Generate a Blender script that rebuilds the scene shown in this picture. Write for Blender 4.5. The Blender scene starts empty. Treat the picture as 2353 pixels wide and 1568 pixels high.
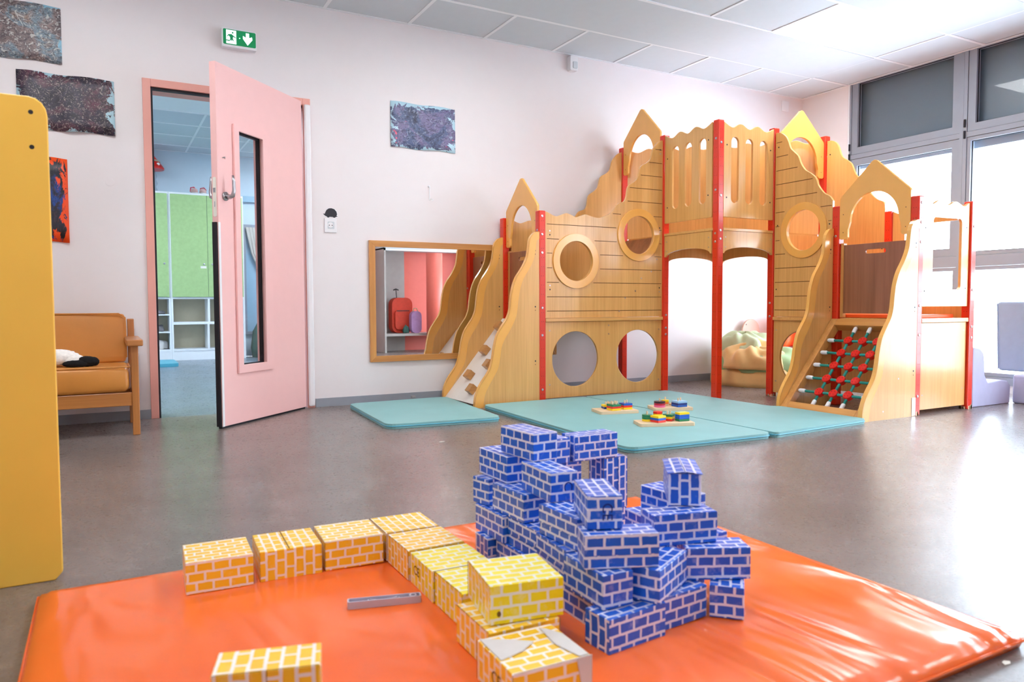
import bpy, bmesh, math, random
from mathutils import Vector, Matrix
from mathutils.geometry import tessellate_polygon
random.seed(7)
S = bpy.context.scene
COL = S.collection
PI = math.pi

# ---------------------------------------------------------------- camera
cam_d = bpy.data.cameras.new('camera'); cam = bpy.data.objects.new('camera', cam_d); COL.objects.link(cam)
YAW, PIT, ROL, CH = .50448, -.04984, -.0038, .69885
_fw = Vector((math.sin(YAW), math.cos(YAW), 0)); _rt = Vector((math.cos(YAW), -math.sin(YAW), 0)); _up = Vector((0, 0, 1))
_f2 = _fw*math.cos(PIT)+_up*math.sin(PIT); _u2 = _up*math.cos(PIT)-_fw*math.sin(PIT)
_r = _rt*math.cos(ROL)+_u2*math.sin(ROL); _u = _u2*math.cos(ROL)-_rt*math.sin(ROL)
M = Matrix.Identity(4)
for i in range(3):
    M[i][0] = _r[i]; M[i][1] = _u[i]; M[i][2] = -_f2[i]
M[2][3] = CH
cam.matrix_world = M
cam_d.sensor_width = 36; cam_d.lens = 1700.68*36/2353
cam_d.clip_start = .02; cam_d.clip_end = 200
cam_d.dof.use_dof = True; cam_d.dof.focus_distance = 4.6; cam_d.dof.aperture_fstop = 5.0
S.camera = cam

# ---------------------------------------------------------------- exposure, world
S.view_settings.view_transform = 'Standard'; S.view_settings.look = 'None'
S.view_settings.gamma = 1; S.view_settings.use_curve_mapping = False
S.view_settings.exposure = 1.62
S.cycles.use_denoising = True
S.cycles.max_bounces = 10; S.cycles.diffuse_bounces = 5; S.cycles.glossy_bounces = 5
S.cycles.transparent_max_bounces = 12; S.cycles.sample_clamp_indirect = 8
S.cycles.caustics_reflective = True; S.cycles.blur_glossy = 1.0; S.cycles.caustics_refractive = False

def lin(c):
    def f(v):
        v = v/255
        return v/12.92 if v <= .04045 else ((v+.055)/1.055)**2.4
    return (f(c[0]), f(c[1]), f(c[2]), 1)

W = bpy.data.worlds.new('overcast_sky'); S.world = W; W.use_nodes = True
nt = W.node_tree; bg = nt.nodes['Background']
g = nt.nodes.new('ShaderNodeTexCoord'); sp = nt.nodes.new('ShaderNodeSeparateXYZ'); cr = nt.nodes.new('ShaderNodeValToRGB')
nt.links.new(g.outputs['Generated'], sp.inputs[0]); nt.links.new(sp.outputs['Z'], cr.inputs[0]); nt.links.new(cr.outputs[0], bg.inputs[0])
cr.color_ramp.elements[0].color = (.78, .89, 1, 1); cr.color_ramp.elements[1].color = (.60, .79, 1, 1)
SKY = 6.0
bg.inputs[1].default_value = SKY

def portal(name, loc, size, rot):
    l = bpy.data.lights.new(name, 'AREA'); l.shape = 'RECTANGLE'; l.size, l.size_y = size
    l.cycles.is_portal = True
    o = bpy.data.objects.new(name, l); COL.objects.link(o); o.location = loc; o.rotation_euler = rot; return o
portal('window_daylight_portal', (6.16, 2.0, 1.35), (2.6, 5.2), (0, PI/2, 0))

# ---------------------------------------------------------------- materials
MATS = {}
def nodes(name):
    m = bpy.data.materials.new(name); m.use_nodes = True
    t = m.node_tree; b = t.nodes['Principled BSDF']; MATS[name] = m
    return m, t, b
def N(t, kind, **kw):
    n = t.nodes.new(kind)
    for k, v in kw.items():
        if k.startswith('_'): setattr(n, k[1:], v)
        else: n.inputs[k.replace('9', ' ')].default_value = v
    return n
def coords(t, scale=(1, 1, 1), src='Object'):
    tc = t.nodes.new('ShaderNodeTexCoord'); mp = t.nodes.new('ShaderNodeMapping')
    mp.inputs['Scale'].default_value = scale
    t.links.new(tc.outputs[src], mp.inputs[0]); return mp.outputs[0]
def ramp(t, fac, stops):
    r = t.nodes.new('ShaderNodeValToRGB'); e = r.color_ramp.elements
    while len(e) < len(stops): e.new(.5)
    for i, (p, c) in enumerate(stops):
        e[i].position = p; e[i].color = c
    t.links.new(fac, r.inputs[0]); return r.outputs[0]
def plain(name, c, rough=.5, var=.06, scale=14, bump=0, bscale=200, metal=0, spec=.5, coat=0, emit=None, estr=0, sheen=0):
    m, t, b = nodes(name); c = lin(c)
    co = coords(t)
    n = N(t, 'ShaderNodeTexNoise', Scale=scale, Detail=4); t.links.new(co, n.inputs['Vector'])
    lo = tuple(v*(1-var) for v in c[:3])+(1,); hi = tuple(min(1, v*(1+var)) for v in c[:3])+(1,)
    t.links.new(ramp(t, n.outputs[0], [(.3, lo), (.7, hi)]), b.inputs['Base Color'])
    b.inputs['Roughness'].default_value = rough; b.inputs['Metallic'].default_value = metal
    b.inputs['Specular IOR Level'].default_value = spec; b.inputs['Coat Weight'].default_value = coat
    b.inputs['Coat Roughness'].default_value = .12
    if sheen: b.inputs['Sheen Weight'].default_value = sheen
    if bump:
        n2 = N(t, 'ShaderNodeTexNoise', Scale=bscale, Detail=3); t.links.new(co, n2.inputs['Vector'])
        bp = N(t, 'ShaderNodeBump', Strength=bump, Distance=.002)
        t.links.new(n2.outputs[0], bp.inputs['Height']); t.links.new(bp.outputs[0], b.inputs['Normal'])
    if emit:
        b.inputs['Emission Color'].default_value = lin(emit); b.inputs['Emission Strength'].default_value = estr
    return m
def wood(name, c1, c2, axis='z', rough=.3, fine=70, coat=.5, spec=.5):
    m, t, b = nodes(name); sc = [fine, fine, fine]; sc['xyz'.index(axis)] = fine*.035
    co = coords(t, tuple(sc))
    n = N(t, 'ShaderNodeTexNoise', Scale=1, Detail=6, Roughness=.6, Distortion=.3); t.links.new(co, n.inputs['Vector'])
    sc2 = [9, 9, 9]; sc2['xyz'.index(axis)] = .6
    n2 = N(t, 'ShaderNodeTexNoise', Scale=1, Detail=2); t.links.new(coords(t, tuple(sc2)), n2.inputs['Vector'])
    a = N(t, 'ShaderNodeMath', _operation='MULTIPLY_ADD'); a.inputs[1].default_value = .55
    t.links.new(n.outputs[0], a.inputs[0])
    a2 = N(t, 'ShaderNodeMath', _operation='MULTIPLY'); a2.inputs[1].default_value = .45
    t.links.new(n2.outputs[0], a2.inputs[0]); t.links.new(a2.outputs[0], a.inputs[2])
    t.links.new(ramp(t, a.outputs[0], [(.34, lin(c1)), (.66, lin(c2))]), b.inputs['Base Color'])
    b.inputs['Roughness'].default_value = rough; b.inputs['Coat Weight'].default_value = coat; b.inputs['Coat Roughness'].default_value = .15
    b.inputs['Specular IOR Level'].default_value = spec
    return m

wood('beech_panel', (212, 156, 84), (236, 184, 110))
wood('beech_panel_x', (212, 156, 84), (236, 184, 110), 'x')
wood('brown_ply', (118, 70, 46), (170, 108, 76), rough=.3, fine=22)
plain('pinkish_ply', (206, 168, 150), rough=.5, var=.04)
wood('pine', (196, 130, 60), (232, 170, 92), 'y', fine=40, rough=.4)
wood('pine_x', (190, 126, 62), (226, 165, 92), 'x', fine=40, rough=.4)
wood('pine_z', (190, 126, 62), (226, 165, 92), 'z', fine=40, rough=.4)
wood('oak_block', (176, 118, 60), (206, 150, 84), 'x', rough=.5)
wood('sofa_wood', (170, 104, 44), (196, 126, 60), 'z', rough=.45)
wood('sofa_wood_x', (170, 104, 44), (196, 126, 60), 'x', rough=.45)
wood('pale_wood', (222, 190, 150), (238, 212, 176), 'x', rough=.55, coat=0)
plain('yellow_lacquer', (246, 182, 92), rough=.25, var=.02, coat=.6)
plain('yellow_board', (244, 192, 76), rough=.4, var=.03, scale=3)
plain('red_lacquer', (226, 50, 18), rough=.3, var=.04, coat=.3)
plain('hole_dark', (30, 8, 6), rough=.9)
plain('groove_brown', (130, 84, 44), rough=.8)
plain('steel', (190, 190, 195), rough=.3, metal=1, var=.03)
plain('dark_screw', (35, 32, 32), rough=.5)
plain('wall_paint', (236, 230, 230), rough=.6, var=.006, bump=.08, bscale=350)
plain('pink_paint', (246, 196, 192), rough=.4, var=.012)
plain('door_frame_paint', (238, 172, 158), rough=.42, var=.012)
plain('ceiling_tile', (206, 213, 217), rough=.85, var=.012, bump=.1, bscale=400)
plain('white_metal', (235, 238, 240), rough=.4, var=.01)
plain('white_plastic', (238, 238, 240), rough=.35, var=.01)
plain('white_laminate', (236, 230, 222), rough=.35, var=.02)
plain('baseboard_grey', (150, 156, 165), rough=.5, var=.03)
plain('window_grey', (142, 150, 162), rough=.45, var=.02)
plain('black_rubber', (22, 20, 30), rough=.6)
plain('teal_vinyl', (132, 184, 184), rough=.5, var=.04, scale=5, bump=.15, bscale=40)
plain('teal_vinyl_edge', (80, 168, 190), rough=.4, var=.04, scale=5)
plain('tan_leather', (206, 134, 56), rough=.42, var=.07, scale=6, bump=.15, bscale=60)
plain('plush_white', (236, 230, 222), rough=1, var=.1, scale=80, sheen=.3)
plain('plush_black', (12, 11, 12), rough=1, var=.2, scale=80)
plain('rope_teal', (38, 150, 138), rough=.7, var=.15, scale=300)
plain('red_plastic', (226, 28, 16), rough=.3, var=.03)
plain('blue_plastic', (20, 92, 196), rough=.35, var=.03)
plain('lightblue_plastic', (150, 200, 236), rough=.35, var=.03)
plain('navy_plastic', (22, 50, 130), rough=.35, var=.03)
plain('green_plastic', (28, 130, 84), rough=.35, var=.03)
plain('toy_yellow', (250, 214, 20), rough=.35, var=.03)
plain('toy_orange', (244, 130, 40), rough=.35, var=.03)
plain('toy_pink', (238, 110, 160), rough=.35, var=.03)
plain('toy_crimson', (205, 40, 66), rough=.35, var=.03)
plain('toy_dark', (60, 24, 34), rough=.35, var=.03)
plain('toy_red', (230, 50, 36), rough=.35, var=.03)
plain('green_door', (164, 194, 132), rough=.5, var=.06, scale=24)
plain('lilac_foam', (176, 178, 204), rough=.75, var=.03, scale=20)
plain('bluegrey_foam', (136, 152, 178), rough=.75, var=.03, scale=20)
plain('orange_cloth', (234, 194, 124), rough=.85, var=.05, scale=12, sheen=.2)
plain('green_cloth', (158, 186, 132), rough=.85, var=.05, scale=12, sheen=.2)
plain('mint_cloth', (200, 218, 178), rough=.85, var=.05, scale=12)
plain('dusty_pink', (210, 168, 160), rough=1, var=.1, scale=30, sheen=.3)
plain('orange_vinyl', (248, 104, 40), rough=.45, var=.03)
plain('rose_vinyl', (248, 150, 150), rough=.45, var=.03)
plain('coral_paint', (232, 112, 96), rough=.5, var=.02)
plain('grey_laminate', (176, 172, 168), rough=.45, var=.03)
plain('backpack_red', (205, 66, 44), rough=.7, var=.08, scale=30)
plain('backpack_lilac', (176, 140, 190), rough=.7, var=.08, scale=30)
plain('cloth_darkgreen', (52, 92, 84), rough=.8, var=.2, scale=30)
plain('grey_cloth', (126, 122, 126), rough=.9, var=.3, scale=20)
plain('next_wall', (196, 212, 222), rough=.6, var=.01)  # white wall with the next room's cool daylight tinted into the paint
plain('blue_wall', (150, 184, 204), rough=.6, var=.01)
plain('curtain_grey', (190, 188, 180), rough=.9, var=.04, scale=6)
plain('cubby_beige', (196, 186, 160), rough=.6, var=.03)
plain('paper_white', (240, 236, 226), rough=.8, var=.02)
plain('black_print', (34, 34, 44), rough=.5, var=.02)
plain('mark_ink', (8, 40, 130), rough=.7, var=.02)
plain('mark_brown', (120, 84, 20), rough=.7, var=.02)
plain('clip_plastic', (196, 190, 206), rough=.3, var=.03)
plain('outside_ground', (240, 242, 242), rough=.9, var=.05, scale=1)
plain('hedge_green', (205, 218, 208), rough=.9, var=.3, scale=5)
plain('shutter_grey', (96, 112, 124), rough=.35, var=.03, scale=2)
plain('led_diffuser', (255, 255, 255), rough=.5, emit=(250, 253, 255), estr=8)
plain('led_cool', (255, 255, 255), rough=.5, emit=(228, 241, 255), estr=20)  # cool glow of the added next-room panels, in place of daylight
plain('sign_green', (0, 120, 70), rough=.4, emit=(0, 150, 90), estr=.12)
plain('sign_white', (230, 245, 245), rough=.4, emit=(225, 250, 248), estr=.45)
plain('sign_led', (160, 255, 160), rough=.4, emit=(120, 255, 150), estr=1.2)

# wrinkled orange vinyl of the near mat
m, t, b = nodes('orange_mat'); co = coords(t)
n = N(t, 'ShaderNodeTexNoise', Scale=2.2, Detail=3, Distortion=.6); t.links.new(co, n.inputs['Vector'])
t.links.new(ramp(t, n.outputs[0], [(.3, lin((242, 100, 38))), (.7, lin((252, 118, 48)))]), b.inputs['Base Color'])
mp = coords(t, (5.0, 1.5, 1)); n2 = N(t, 'ShaderNodeTexNoise', Scale=1, Detail=2, Distortion=1.0); t.links.new(mp, n2.inputs['Vector'])
bp = N(t, 'ShaderNodeBump', Strength=.75, Distance=.035); t.links.new(n2.outputs[0], bp.inputs['Height']); t.links.new(bp.outputs[0], b.inputs['Normal'])
b.inputs['Roughness'].default_value = .2

# speckled marmoleum
def marmoleum(name, dark, light, warm):
    m, t, b = nodes(name); co = coords(t)
    n = N(t, 'ShaderNodeTexNoise', Scale=34, Detail=9, Roughness=.75, Distortion=1.6); t.links.new(co, n.inputs['Vector'])
    n2 = N(t, 'ShaderNodeTexNoise', Scale=3, Detail=4, Distortion=.8); t.links.new(co, n2.inputs['Vector'])
    n3 = N(t, 'ShaderNodeTexNoise', Scale=120, Detail=3, Distortion=2); t.links.new(co, n3.inputs['Vector'])
    c1 = ramp(t, n.outputs[0], [(.3, lin(dark)), (.52, lin(light)), (.72, lin(warm))])
    c2 = ramp(t, n2.outputs[0], [(.3, (.82, .80, .79, 1)), (.7, (1.08, 1.08, 1.1, 1))])
    c3 = ramp(t, n3.outputs[0], [(.34, (.93, .93, .92, 1)), (.48, (1, 1, 1, 1)), (.68, (1.06, 1.06, 1.06, 1))])
    mx = N(t, 'ShaderNodeMix', _data_type='RGBA', _blend_type='MULTIPLY'); mx.inputs[0].default_value = 1
    t.links.new(c1, mx.inputs[6]); t.links.new(c2, mx.inputs[7])
    mx2 = N(t, 'ShaderNodeMix', _data_type='RGBA', _blend_type='MULTIPLY'); mx2.inputs[0].default_value = 1
    t.links.new(mx.outputs[2], mx2.inputs[6]); t.links.new(c3, mx2.inputs[7])
    t.links.new(mx2.outputs[2], b.inputs['Base Color'])
    t.links.new(ramp(t, n.outputs[0], [(.3, (.34,)*3+(1,)), (.7, (.24,)*3+(1,))]), b.inputs['Roughness'])
    b.inputs['Specular IOR Level'].default_value = .55
    return m
marmoleum('floor_marmoleum', (100, 90, 86), (126, 116, 111), (146, 136, 129))
marmoleum('floor_blue', (92, 106, 116), (120, 134, 146), (136, 148, 158))  # same marmoleum, bluish light of the next room put into its colours

# window and door glass: clear pane that lets daylight through, glossy by Fresnel
def glass(name, tint=(1, 1, 1, 1), refl=1.0):
    m = bpy.data.materials.new(name); m.use_nodes = True; t = m.node_tree; t.nodes.clear(); MATS[name] = m
    o = t.nodes.new('ShaderNodeOutputMaterial'); tr = N(t, 'ShaderNodeBsdfTransparent', Color=tint)
    gl = N(t, 'ShaderNodeBsdfGlossy', Roughness=.01); mx = t.nodes.new('ShaderNodeMixShader'); lw = N(t, 'ShaderNodeLayerWeight', Blend=.5); pw = N(t, 'ShaderNodeMath', _operation='POWER'); pw.inputs[1].default_value = 5
    ma = N(t, 'ShaderNodeMath', _operation='MULTIPLY_ADD'); ma.inputs[1].default_value = .6*refl; ma.inputs[2].default_value = .03*refl
    t.links.new(lw.outputs['Facing'], pw.inputs[0]); t.links.new(pw.outputs[0], ma.inputs[0]); t.links.new(ma.outputs[0], mx.inputs[0]); t.links.new(tr.outputs[0], mx.inputs[1]); t.links.new(gl.outputs[0], mx.inputs[2])
    t.links.new(mx.outputs[0], o.inputs[0]); return m
glass('clear_glass'); glass('top_glass', (1, 1, 1, 1), .3); glass('jar_plastic', (.86, .88, .9, 1))
m, t, b = nodes('mirror_silver'); b.inputs['Base Color'].default_value = (.86, .85, .84, 1); b.inputs['Metallic'].default_value = 1; b.inputs['Roughness'].default_value = .005

# printed cardboard: rounded printed courses on pale board, from UVs in metres
def card(name, ink, ink2, board, fade, L=.0365, Hh=.0222, mort=.0050):
    m, t, b = nodes(name)
    uv = t.nodes.new('ShaderNodeTexCoord'); mp = N(t, 'ShaderNodeMapping'); t.links.new(uv.outputs['UV'], mp.inputs[0])
    nz = N(t, 'ShaderNodeTexNoise', Scale=60, Detail=1); t.links.new(uv.outputs['UV'], nz.inputs['Vector'])
    sub = N(t, 'ShaderNodeVectorMath', _operation='SCALE'); sub.inputs['Scale'].default_value = .003
    t.links.new(nz.outputs['Color'], sub.inputs[0])
    ad = N(t, 'ShaderNodeVectorMath', _operation='ADD'); t.links.new(mp.outputs[0], ad.inputs[0]); t.links.new(sub.outputs[0], ad.inputs[1])
    br = N(t, 'ShaderNodeTexBrick', Scale=1, _offset=.5, _squash=1)
    br.inputs['Brick Width'].default_value = L; br.inputs['Row Height'].default_value = Hh
    br.inputs['Mortar Size'].default_value = mort*.55; br.inputs['Mortar Smooth'].default_value = .12
    br.inputs['Color1'].default_value = lin(ink); br.inputs['Color2'].default_value = lin(ink2); br.inputs['Mortar'].default_value = lin(board)
    t.links.new(ad.outputs[0], br.inputs['Vector'])
    oc = t.nodes.new('ShaderNodeTexCoord'); oi = t.nodes.new('ShaderNodeObjectInfo')
    w = N(t, 'ShaderNodeTexNoise', Scale=26, Detail=5, Roughness=.7); w.noise_dimensions = '4D'
    t.links.new(oc.outputs['Object'], w.inputs['Vector']); t.links.new(oi.outputs['Random'], w.inputs['W'])
    wm = N(t, 'ShaderNodeMapRange'); wm.inputs[1].default_value = .56; wm.inputs[2].default_value = .8; wm.inputs[4].default_value = fade
    t.links.new(w.outputs[0], wm.inputs[0])
    mx = N(t, 'ShaderNodeMix', _data_type='RGBA'); t.links.new(wm.outputs[0], mx.inputs[0])
    t.links.new(br.outputs[0], mx.inputs[6]); mx.inputs[7].default_value = lin(board)
    t.links.new(mx.outputs[2], b.inputs['Base Color']); b.inputs['Roughness'].default_value = .34
    b.inputs['Coat Weight'].default_value = .25; b.inputs['Coat Roughness'].default_value = .3
card('blue_card', (0, 98, 218), (0, 86, 200), (226, 228, 250), .5)
card('yellow_card', (254, 204, 44), (250, 196, 34), (246, 238, 232), .35)
card('lemon_card', (250, 230, 6), (246, 222, 4), (240, 238, 230), .6)
plain('card_edge', (150, 112, 64), rough=.9)
plain('card_brown', (160, 120, 84), rough=.9)
plain('grey_paper', (214, 208, 204), rough=.8)

# finger paintings: smeared ground colours, paler streaks and blobs, bare paper near some edges
def painting(name, paper, stops, scale, streak, amount, thr, soft, accent=None, warp=2.5, seed=0, fine=16):
    m, t, b = nodes(name); tc = t.nodes.new('ShaderNodeTexCoord')
    def mapped(sx, sy, ox=0, rot=0):
        mp = t.nodes.new('ShaderNodeMapping'); mp.inputs['Scale'].default_value = (sx, sy, 1); mp.inputs['Location'].default_value = (ox+seed, ox*1.7+seed, 0); mp.inputs['Rotation'].default_value = (0, 0, rot)
        t.links.new(tc.outputs['UV'], mp.inputs[0]); return mp.outputs[0]
    def noise(sc, det, dis, vec, rough=.6):
        n = N(t, 'ShaderNodeTexNoise', Scale=sc, Detail=det, Roughness=rough, Distortion=dis); t.links.new(vec, n.inputs['Vector']); return n.outputs[0]
    def mix(f, a, c):
        mx = N(t, 'ShaderNodeMix', _data_type='RGBA'); t.links.new(f, mx.inputs[0]); t.links.new(a, mx.inputs[6])
        if isinstance(c, tuple): mx.inputs[7].default_value = c
        else: t.links.new(c, mx.inputs[7])
        return mx.outputs[2]
    col = ramp(t, noise(scale, 5, .6, mapped(1.5, 1)), [(p, lin(c)) for p, c in stops])
    s1 = noise(fine, 4, 2.2, mapped(1, 1.1, 5.1, .5), .55); s2 = noise(fine*.55, 4, 3.0, mapped(1.4, 1, 9.7, -.6), .5)
    col = mix(ramp(t, s1, [(.42, (amount,)*3+(1,)), (.49, (0, 0, 0, 1))]), col, lin((30, 28, 36)))
    col = mix(ramp(t, s2, [(.56, (0, 0, 0, 1)), (.63, (amount,)*3+(1,))]), col, lin(streak))
    if accent: col = mix(ramp(t, noise(5, 2, 1, mapped(1.4, 1, 21)), [(.70, (0, 0, 0, 1)), (.72, (1, 1, 1, 1))]), col, lin(accent))
    sx = t.nodes.new('ShaderNodeSeparateXYZ'); t.links.new(tc.outputs['UV'], sx.inputs[0])
    def absd(o):
        a = N(t, 'ShaderNodeMath', _operation='SUBTRACT'); t.links.new(o, a.inputs[0]); a.inputs[1].default_value = .5
        c = N(t, 'ShaderNodeMath', _operation='ABSOLUTE'); t.links.new(a.outputs[0], c.inputs[0]); return c.outputs[0]
    mxn = N(t, 'ShaderNodeMath', _operation='MAXIMUM'); t.links.new(absd(sx.outputs[0]), mxn.inputs[0]); t.links.new(absd(sx.outputs[1]), mxn.inputs[1])
    ad = N(t, 'ShaderNodeMath', _operation='MULTIPLY_ADD'); t.links.new(noise(warp, 7, 1.2, mapped(1.4, 1, 3.3), .7), ad.inputs[0]); ad.inputs[1].default_value = .7; t.links.new(mxn.outputs[0], ad.inputs[2])
    out = mix(ramp(t, ad.outputs[0], [(thr, (0, 0, 0, 1)), (thr+soft, (1, 1, 1, 1))]), col, lin(paper))
    t.links.new(out, b.inputs['Base Color']); b.inputs['Roughness'].default_value = .45
    bp = N(t, 'ShaderNodeBump', Strength=.3, Distance=.002); t.links.new(s1, bp.inputs['Height']); t.links.new(bp.outputs[0], b.inputs['Normal'])
painting('painting_grey', (150, 200, 220), [(.32, (96, 84, 88)), (.46, (140, 122, 120)), (.56, (120, 142, 156)), (.7, (150, 128, 118))], 2.4, (222, 222, 216), .6, .86, .02, seed=2)
painting('painting_dark', (178, 214, 226), [(.32, (36, 30, 42)), (.46, (62, 54, 72)), (.56, (96, 66, 78)), (.7, (120, 44, 74))], 2.2, (168, 156, 150), .75, .83, .012, seed=5, fine=22)
painting('painting_orange', (252, 84, 24), [(.35, (24, 22, 30)), (.5, (36, 38, 56)), (.58, (26, 76, 160)), (.7, (34, 30, 40))], 3, (90, 60, 70), .4, .76, .01, warp=4, seed=1)
painting('painting_blue', (196, 232, 246), [(.32, (58, 60, 80)), (.46, (88, 104, 140)), (.56, (126, 118, 156)), (.7, (104, 112, 146))], 2, (170, 180, 204), .45, .80, .012, accent=(228, 104, 134), seed=8, fine=12)

# ---------------------------------------------------------------- helpers
def wloc(p):
    v = Vector((0, 0, 0))
    while p is not None:
        v = v+p.location; p = p.parent
    return v
def obj(name, bm, mats, parent=None, local=False, kind=None, smooth=False, label=None, bevel=0, seg=2):
    """link one bmesh as one object; vertices are world positions unless local=True (then in the parent's frame)"""
    bmesh.ops.recalc_face_normals(bm, faces=bm.faces)
    me = bpy.data.meshes.new(name)
    if not local and bm.verts:
        xs = [v.co for v in bm.verts]
        c = Vector(((min(v.x for v in xs)+max(v.x for v in xs))/2, (min(v.y for v in xs)+max(v.y for v in xs))/2, min(v.z for v in xs)))
        bmesh.ops.translate(bm, verts=bm.verts, vec=-c)
    bm.to_mesh(me); bm.free()
    for k in ([mats] if isinstance(mats, str) else mats): me.materials.append(MATS[k])
    if smooth:
        for p in me.polygons: p.use_smooth = True
    o = bpy.data.objects.new(name, me); COL.objects.link(o)
    if parent is not None: o.parent = parent
    if not local: o.location = c-wloc(parent)
    if kind: o['kind'] = kind
    if label: o['label'] = label
    if bevel:
        b = o.modifiers.new('bevel', 'BEVEL'); b.width = bevel; b.segments = seg; b.limit_method = 'ANGLE'; b.angle_limit = .7
        b.harden_normals = False
    return o
def thing(name, label, cat, loc=(0, 0, 0), rz=0, group=None, kind=None):
    o = bpy.data.objects.new(name, None); o.empty_display_size = .1; COL.objects.link(o); o.location = loc; o.rotation_euler = (0, 0, rz)
    if kind: o['kind'] = kind
    if label: o['label'] = label
    if cat: o['category'] = cat
    if group: o['group'] = group
    return o
def tag(o, label, cat, group=None):
    o['label'] = label; o['category'] = cat
    if group: o['group'] = group
    return o
def BM(): return bmesh.new()
def box(bm, x0, x1, y0, y1, z0, z1, mi=0):
    v = [bm.verts.new(p) for p in ((x0,y0,z0),(x1,y0,z0),(x1,y1,z0),(x0,y1,z0),(x0,y0,z1),(x1,y0,z1),(x1,y1,z1),(x0,y1,z1))]
    for f in ((0,3,2,1),(4,5,6,7),(0,1,5,4),(1,2,6,5),(2,3,7,6),(3,0,4,7)):
        bm.faces.new([v[i] for i in f]).material_index = mi
    return v
def bx(*a, mi=0):
    bm = BM(); box(bm, *a, mi=mi); return bm
def tube(bm, pts, r, n=10, cap=True, mi=0, radii=None):
    pts = [Vector(p) for p in pts]; rings = []; ref = None
    for i, p in enumerate(pts):
        d = (pts[min(i+1, len(pts)-1)]-pts[max(i-1, 0)]).normalized()
        if ref is None: ref = d.orthogonal().normalized()
        ref = (ref-d*ref.dot(d)).normalized(); q = d.cross(ref); rr = radii[i] if radii else r
        rings.append([bm.verts.new(p+(ref*math.cos(2*PI*k/n)+q*math.sin(2*PI*k/n))*rr) for k in range(n)])
    for a, b in zip(rings, rings[1:]):
        for k in range(n):
            f = bm.faces.new((a[k], a[(k+1) % n], b[(k+1) % n], b[k])); f.material_index = mi
    if cap:
        bm.faces.new(rings[0][::-1]).material_index = mi; bm.faces.new(rings[-1]).material_index = mi
def cyl(bm, p, q, r, n=12, mi=0): tube(bm, [p, q], r, n, True, mi)
def lathe(bm, prof, c=(0, 0, 0), n=16, axis='z', mi=0, ry=1):
    rings = []
    for r, h in prof:
        ring = []
        for k in range(n):
            a = 2*PI*k/n; x, y, z = r*math.cos(a), r*math.sin(a)*ry, h
            if axis == 'x': x, y, z = z, x, y
            if axis == 'y': x, y, z = x, z, y
            ring.append(bm.verts.new((c[0]+x, c[1]+y, c[2]+z)))
        rings.append(ring)
    for a, b in zip(rings, rings[1:]):
        for k in range(n): bm.faces.new((a[k], a[(k+1) % n], b[(k+1) % n], b[k])).material_index = mi
    bm.faces.new(rings[0][::-1]).material_index = mi; bm.faces.new(rings[-1]).material_index = mi
def xf(plane, val):
    """2D (u,v) + depth w -> world"""
    if plane == 'y': return lambda u, v, w: (u, val+w, v)
    if plane == 'x': return lambda u, v, w: (val+w, u, v)
    if plane == 'z': return lambda u, v, w: (u, v, val+w)
    P, D = plane                       # slanted vertical plane: start point, unit direction
    n = (-D[1], D[0])
    return lambda u, v, w: (P[0]+D[0]*u+n[0]*w, P[1]+D[1]*u+n[1]*w, v)
def slab(bm, fn, outline, holes, t, mi=0, side=None):
    """flat board with holes, thickness t along +w"""
    loops = [outline]+list(holes)
    tri = tessellate_polygon([[Vector((p[0], p[1], 0)) for p in l] for l in loops])
    flat = [p for l in loops for p in l]
    a = [bm.verts.new(fn(p[0], p[1], 0)) for p in flat]; b = [bm.verts.new(fn(p[0], p[1], t)) for p in flat]
    for f in tri:
        try: bm.faces.new([a[i] for i in f]).material_index = mi
        except ValueError: pass
        try: bm.faces.new([b[i] for i in f[::-1]]).material_index = mi
        except ValueError: pass
    s = 0
    for l in loops:
        k = len(l)
        for i in range(k):
            j = (i+1) % k
            bm.faces.new((a[s+i], a[s+j], b[s+j], b[s+i])).material_index = mi if side is None else side
        s += k
def circ(cx, cy, r, n=40, ry=None, a0=0, a1=2*PI):
    ry = ry or r
    m = n if abs(a1-a0-2*PI) < 1e-6 else n+1
    return [(cx+r*math.cos(a0+(a1-a0)*i/n), cy+ry*math.sin(a0+(a1-a0)*i/n)) for i in range(m)]
def rrect(x0, x1, y0, y1, r, n=5):
    p = []
    for cx, cy, a in ((x1-r, y1-r, 0), (x0+r, y1-r, PI/2), (x0+r, y0+r, PI), (x1-r, y0+r, 1.5*PI)):
        p += [(cx+r*math.cos(a+PI/2*i/n), cy+r*math.sin(a+PI/2*i/n)) for i in range(n+1)]
    return p
def smooth(pts, n=5):
    """Catmull-Rom through open points"""
    P = [pts[0]]+list(pts)+[pts[-1]]; out = []
    for i in range(1, len(P)-2):
        p0, p1, p2, p3 = P[i-1:i+3]
        for k in range(n):
            t = k/n
            out.append(tuple(.5*((2*p1[j])+(-p0[j]+p2[j])*t+(2*p0[j]-5*p1[j]+4*p2[j]-p3[j])*t*t+(-p0[j]+3*p1[j]-3*p2[j]+p3[j])*t**3) for j in (0, 1)))
    out.append(tuple(pts[-1])); return out
def ngon(bm, pts, mi=0):
    bm.faces.new([bm.verts.new(p) for p in pts]).material_index = mi

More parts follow.
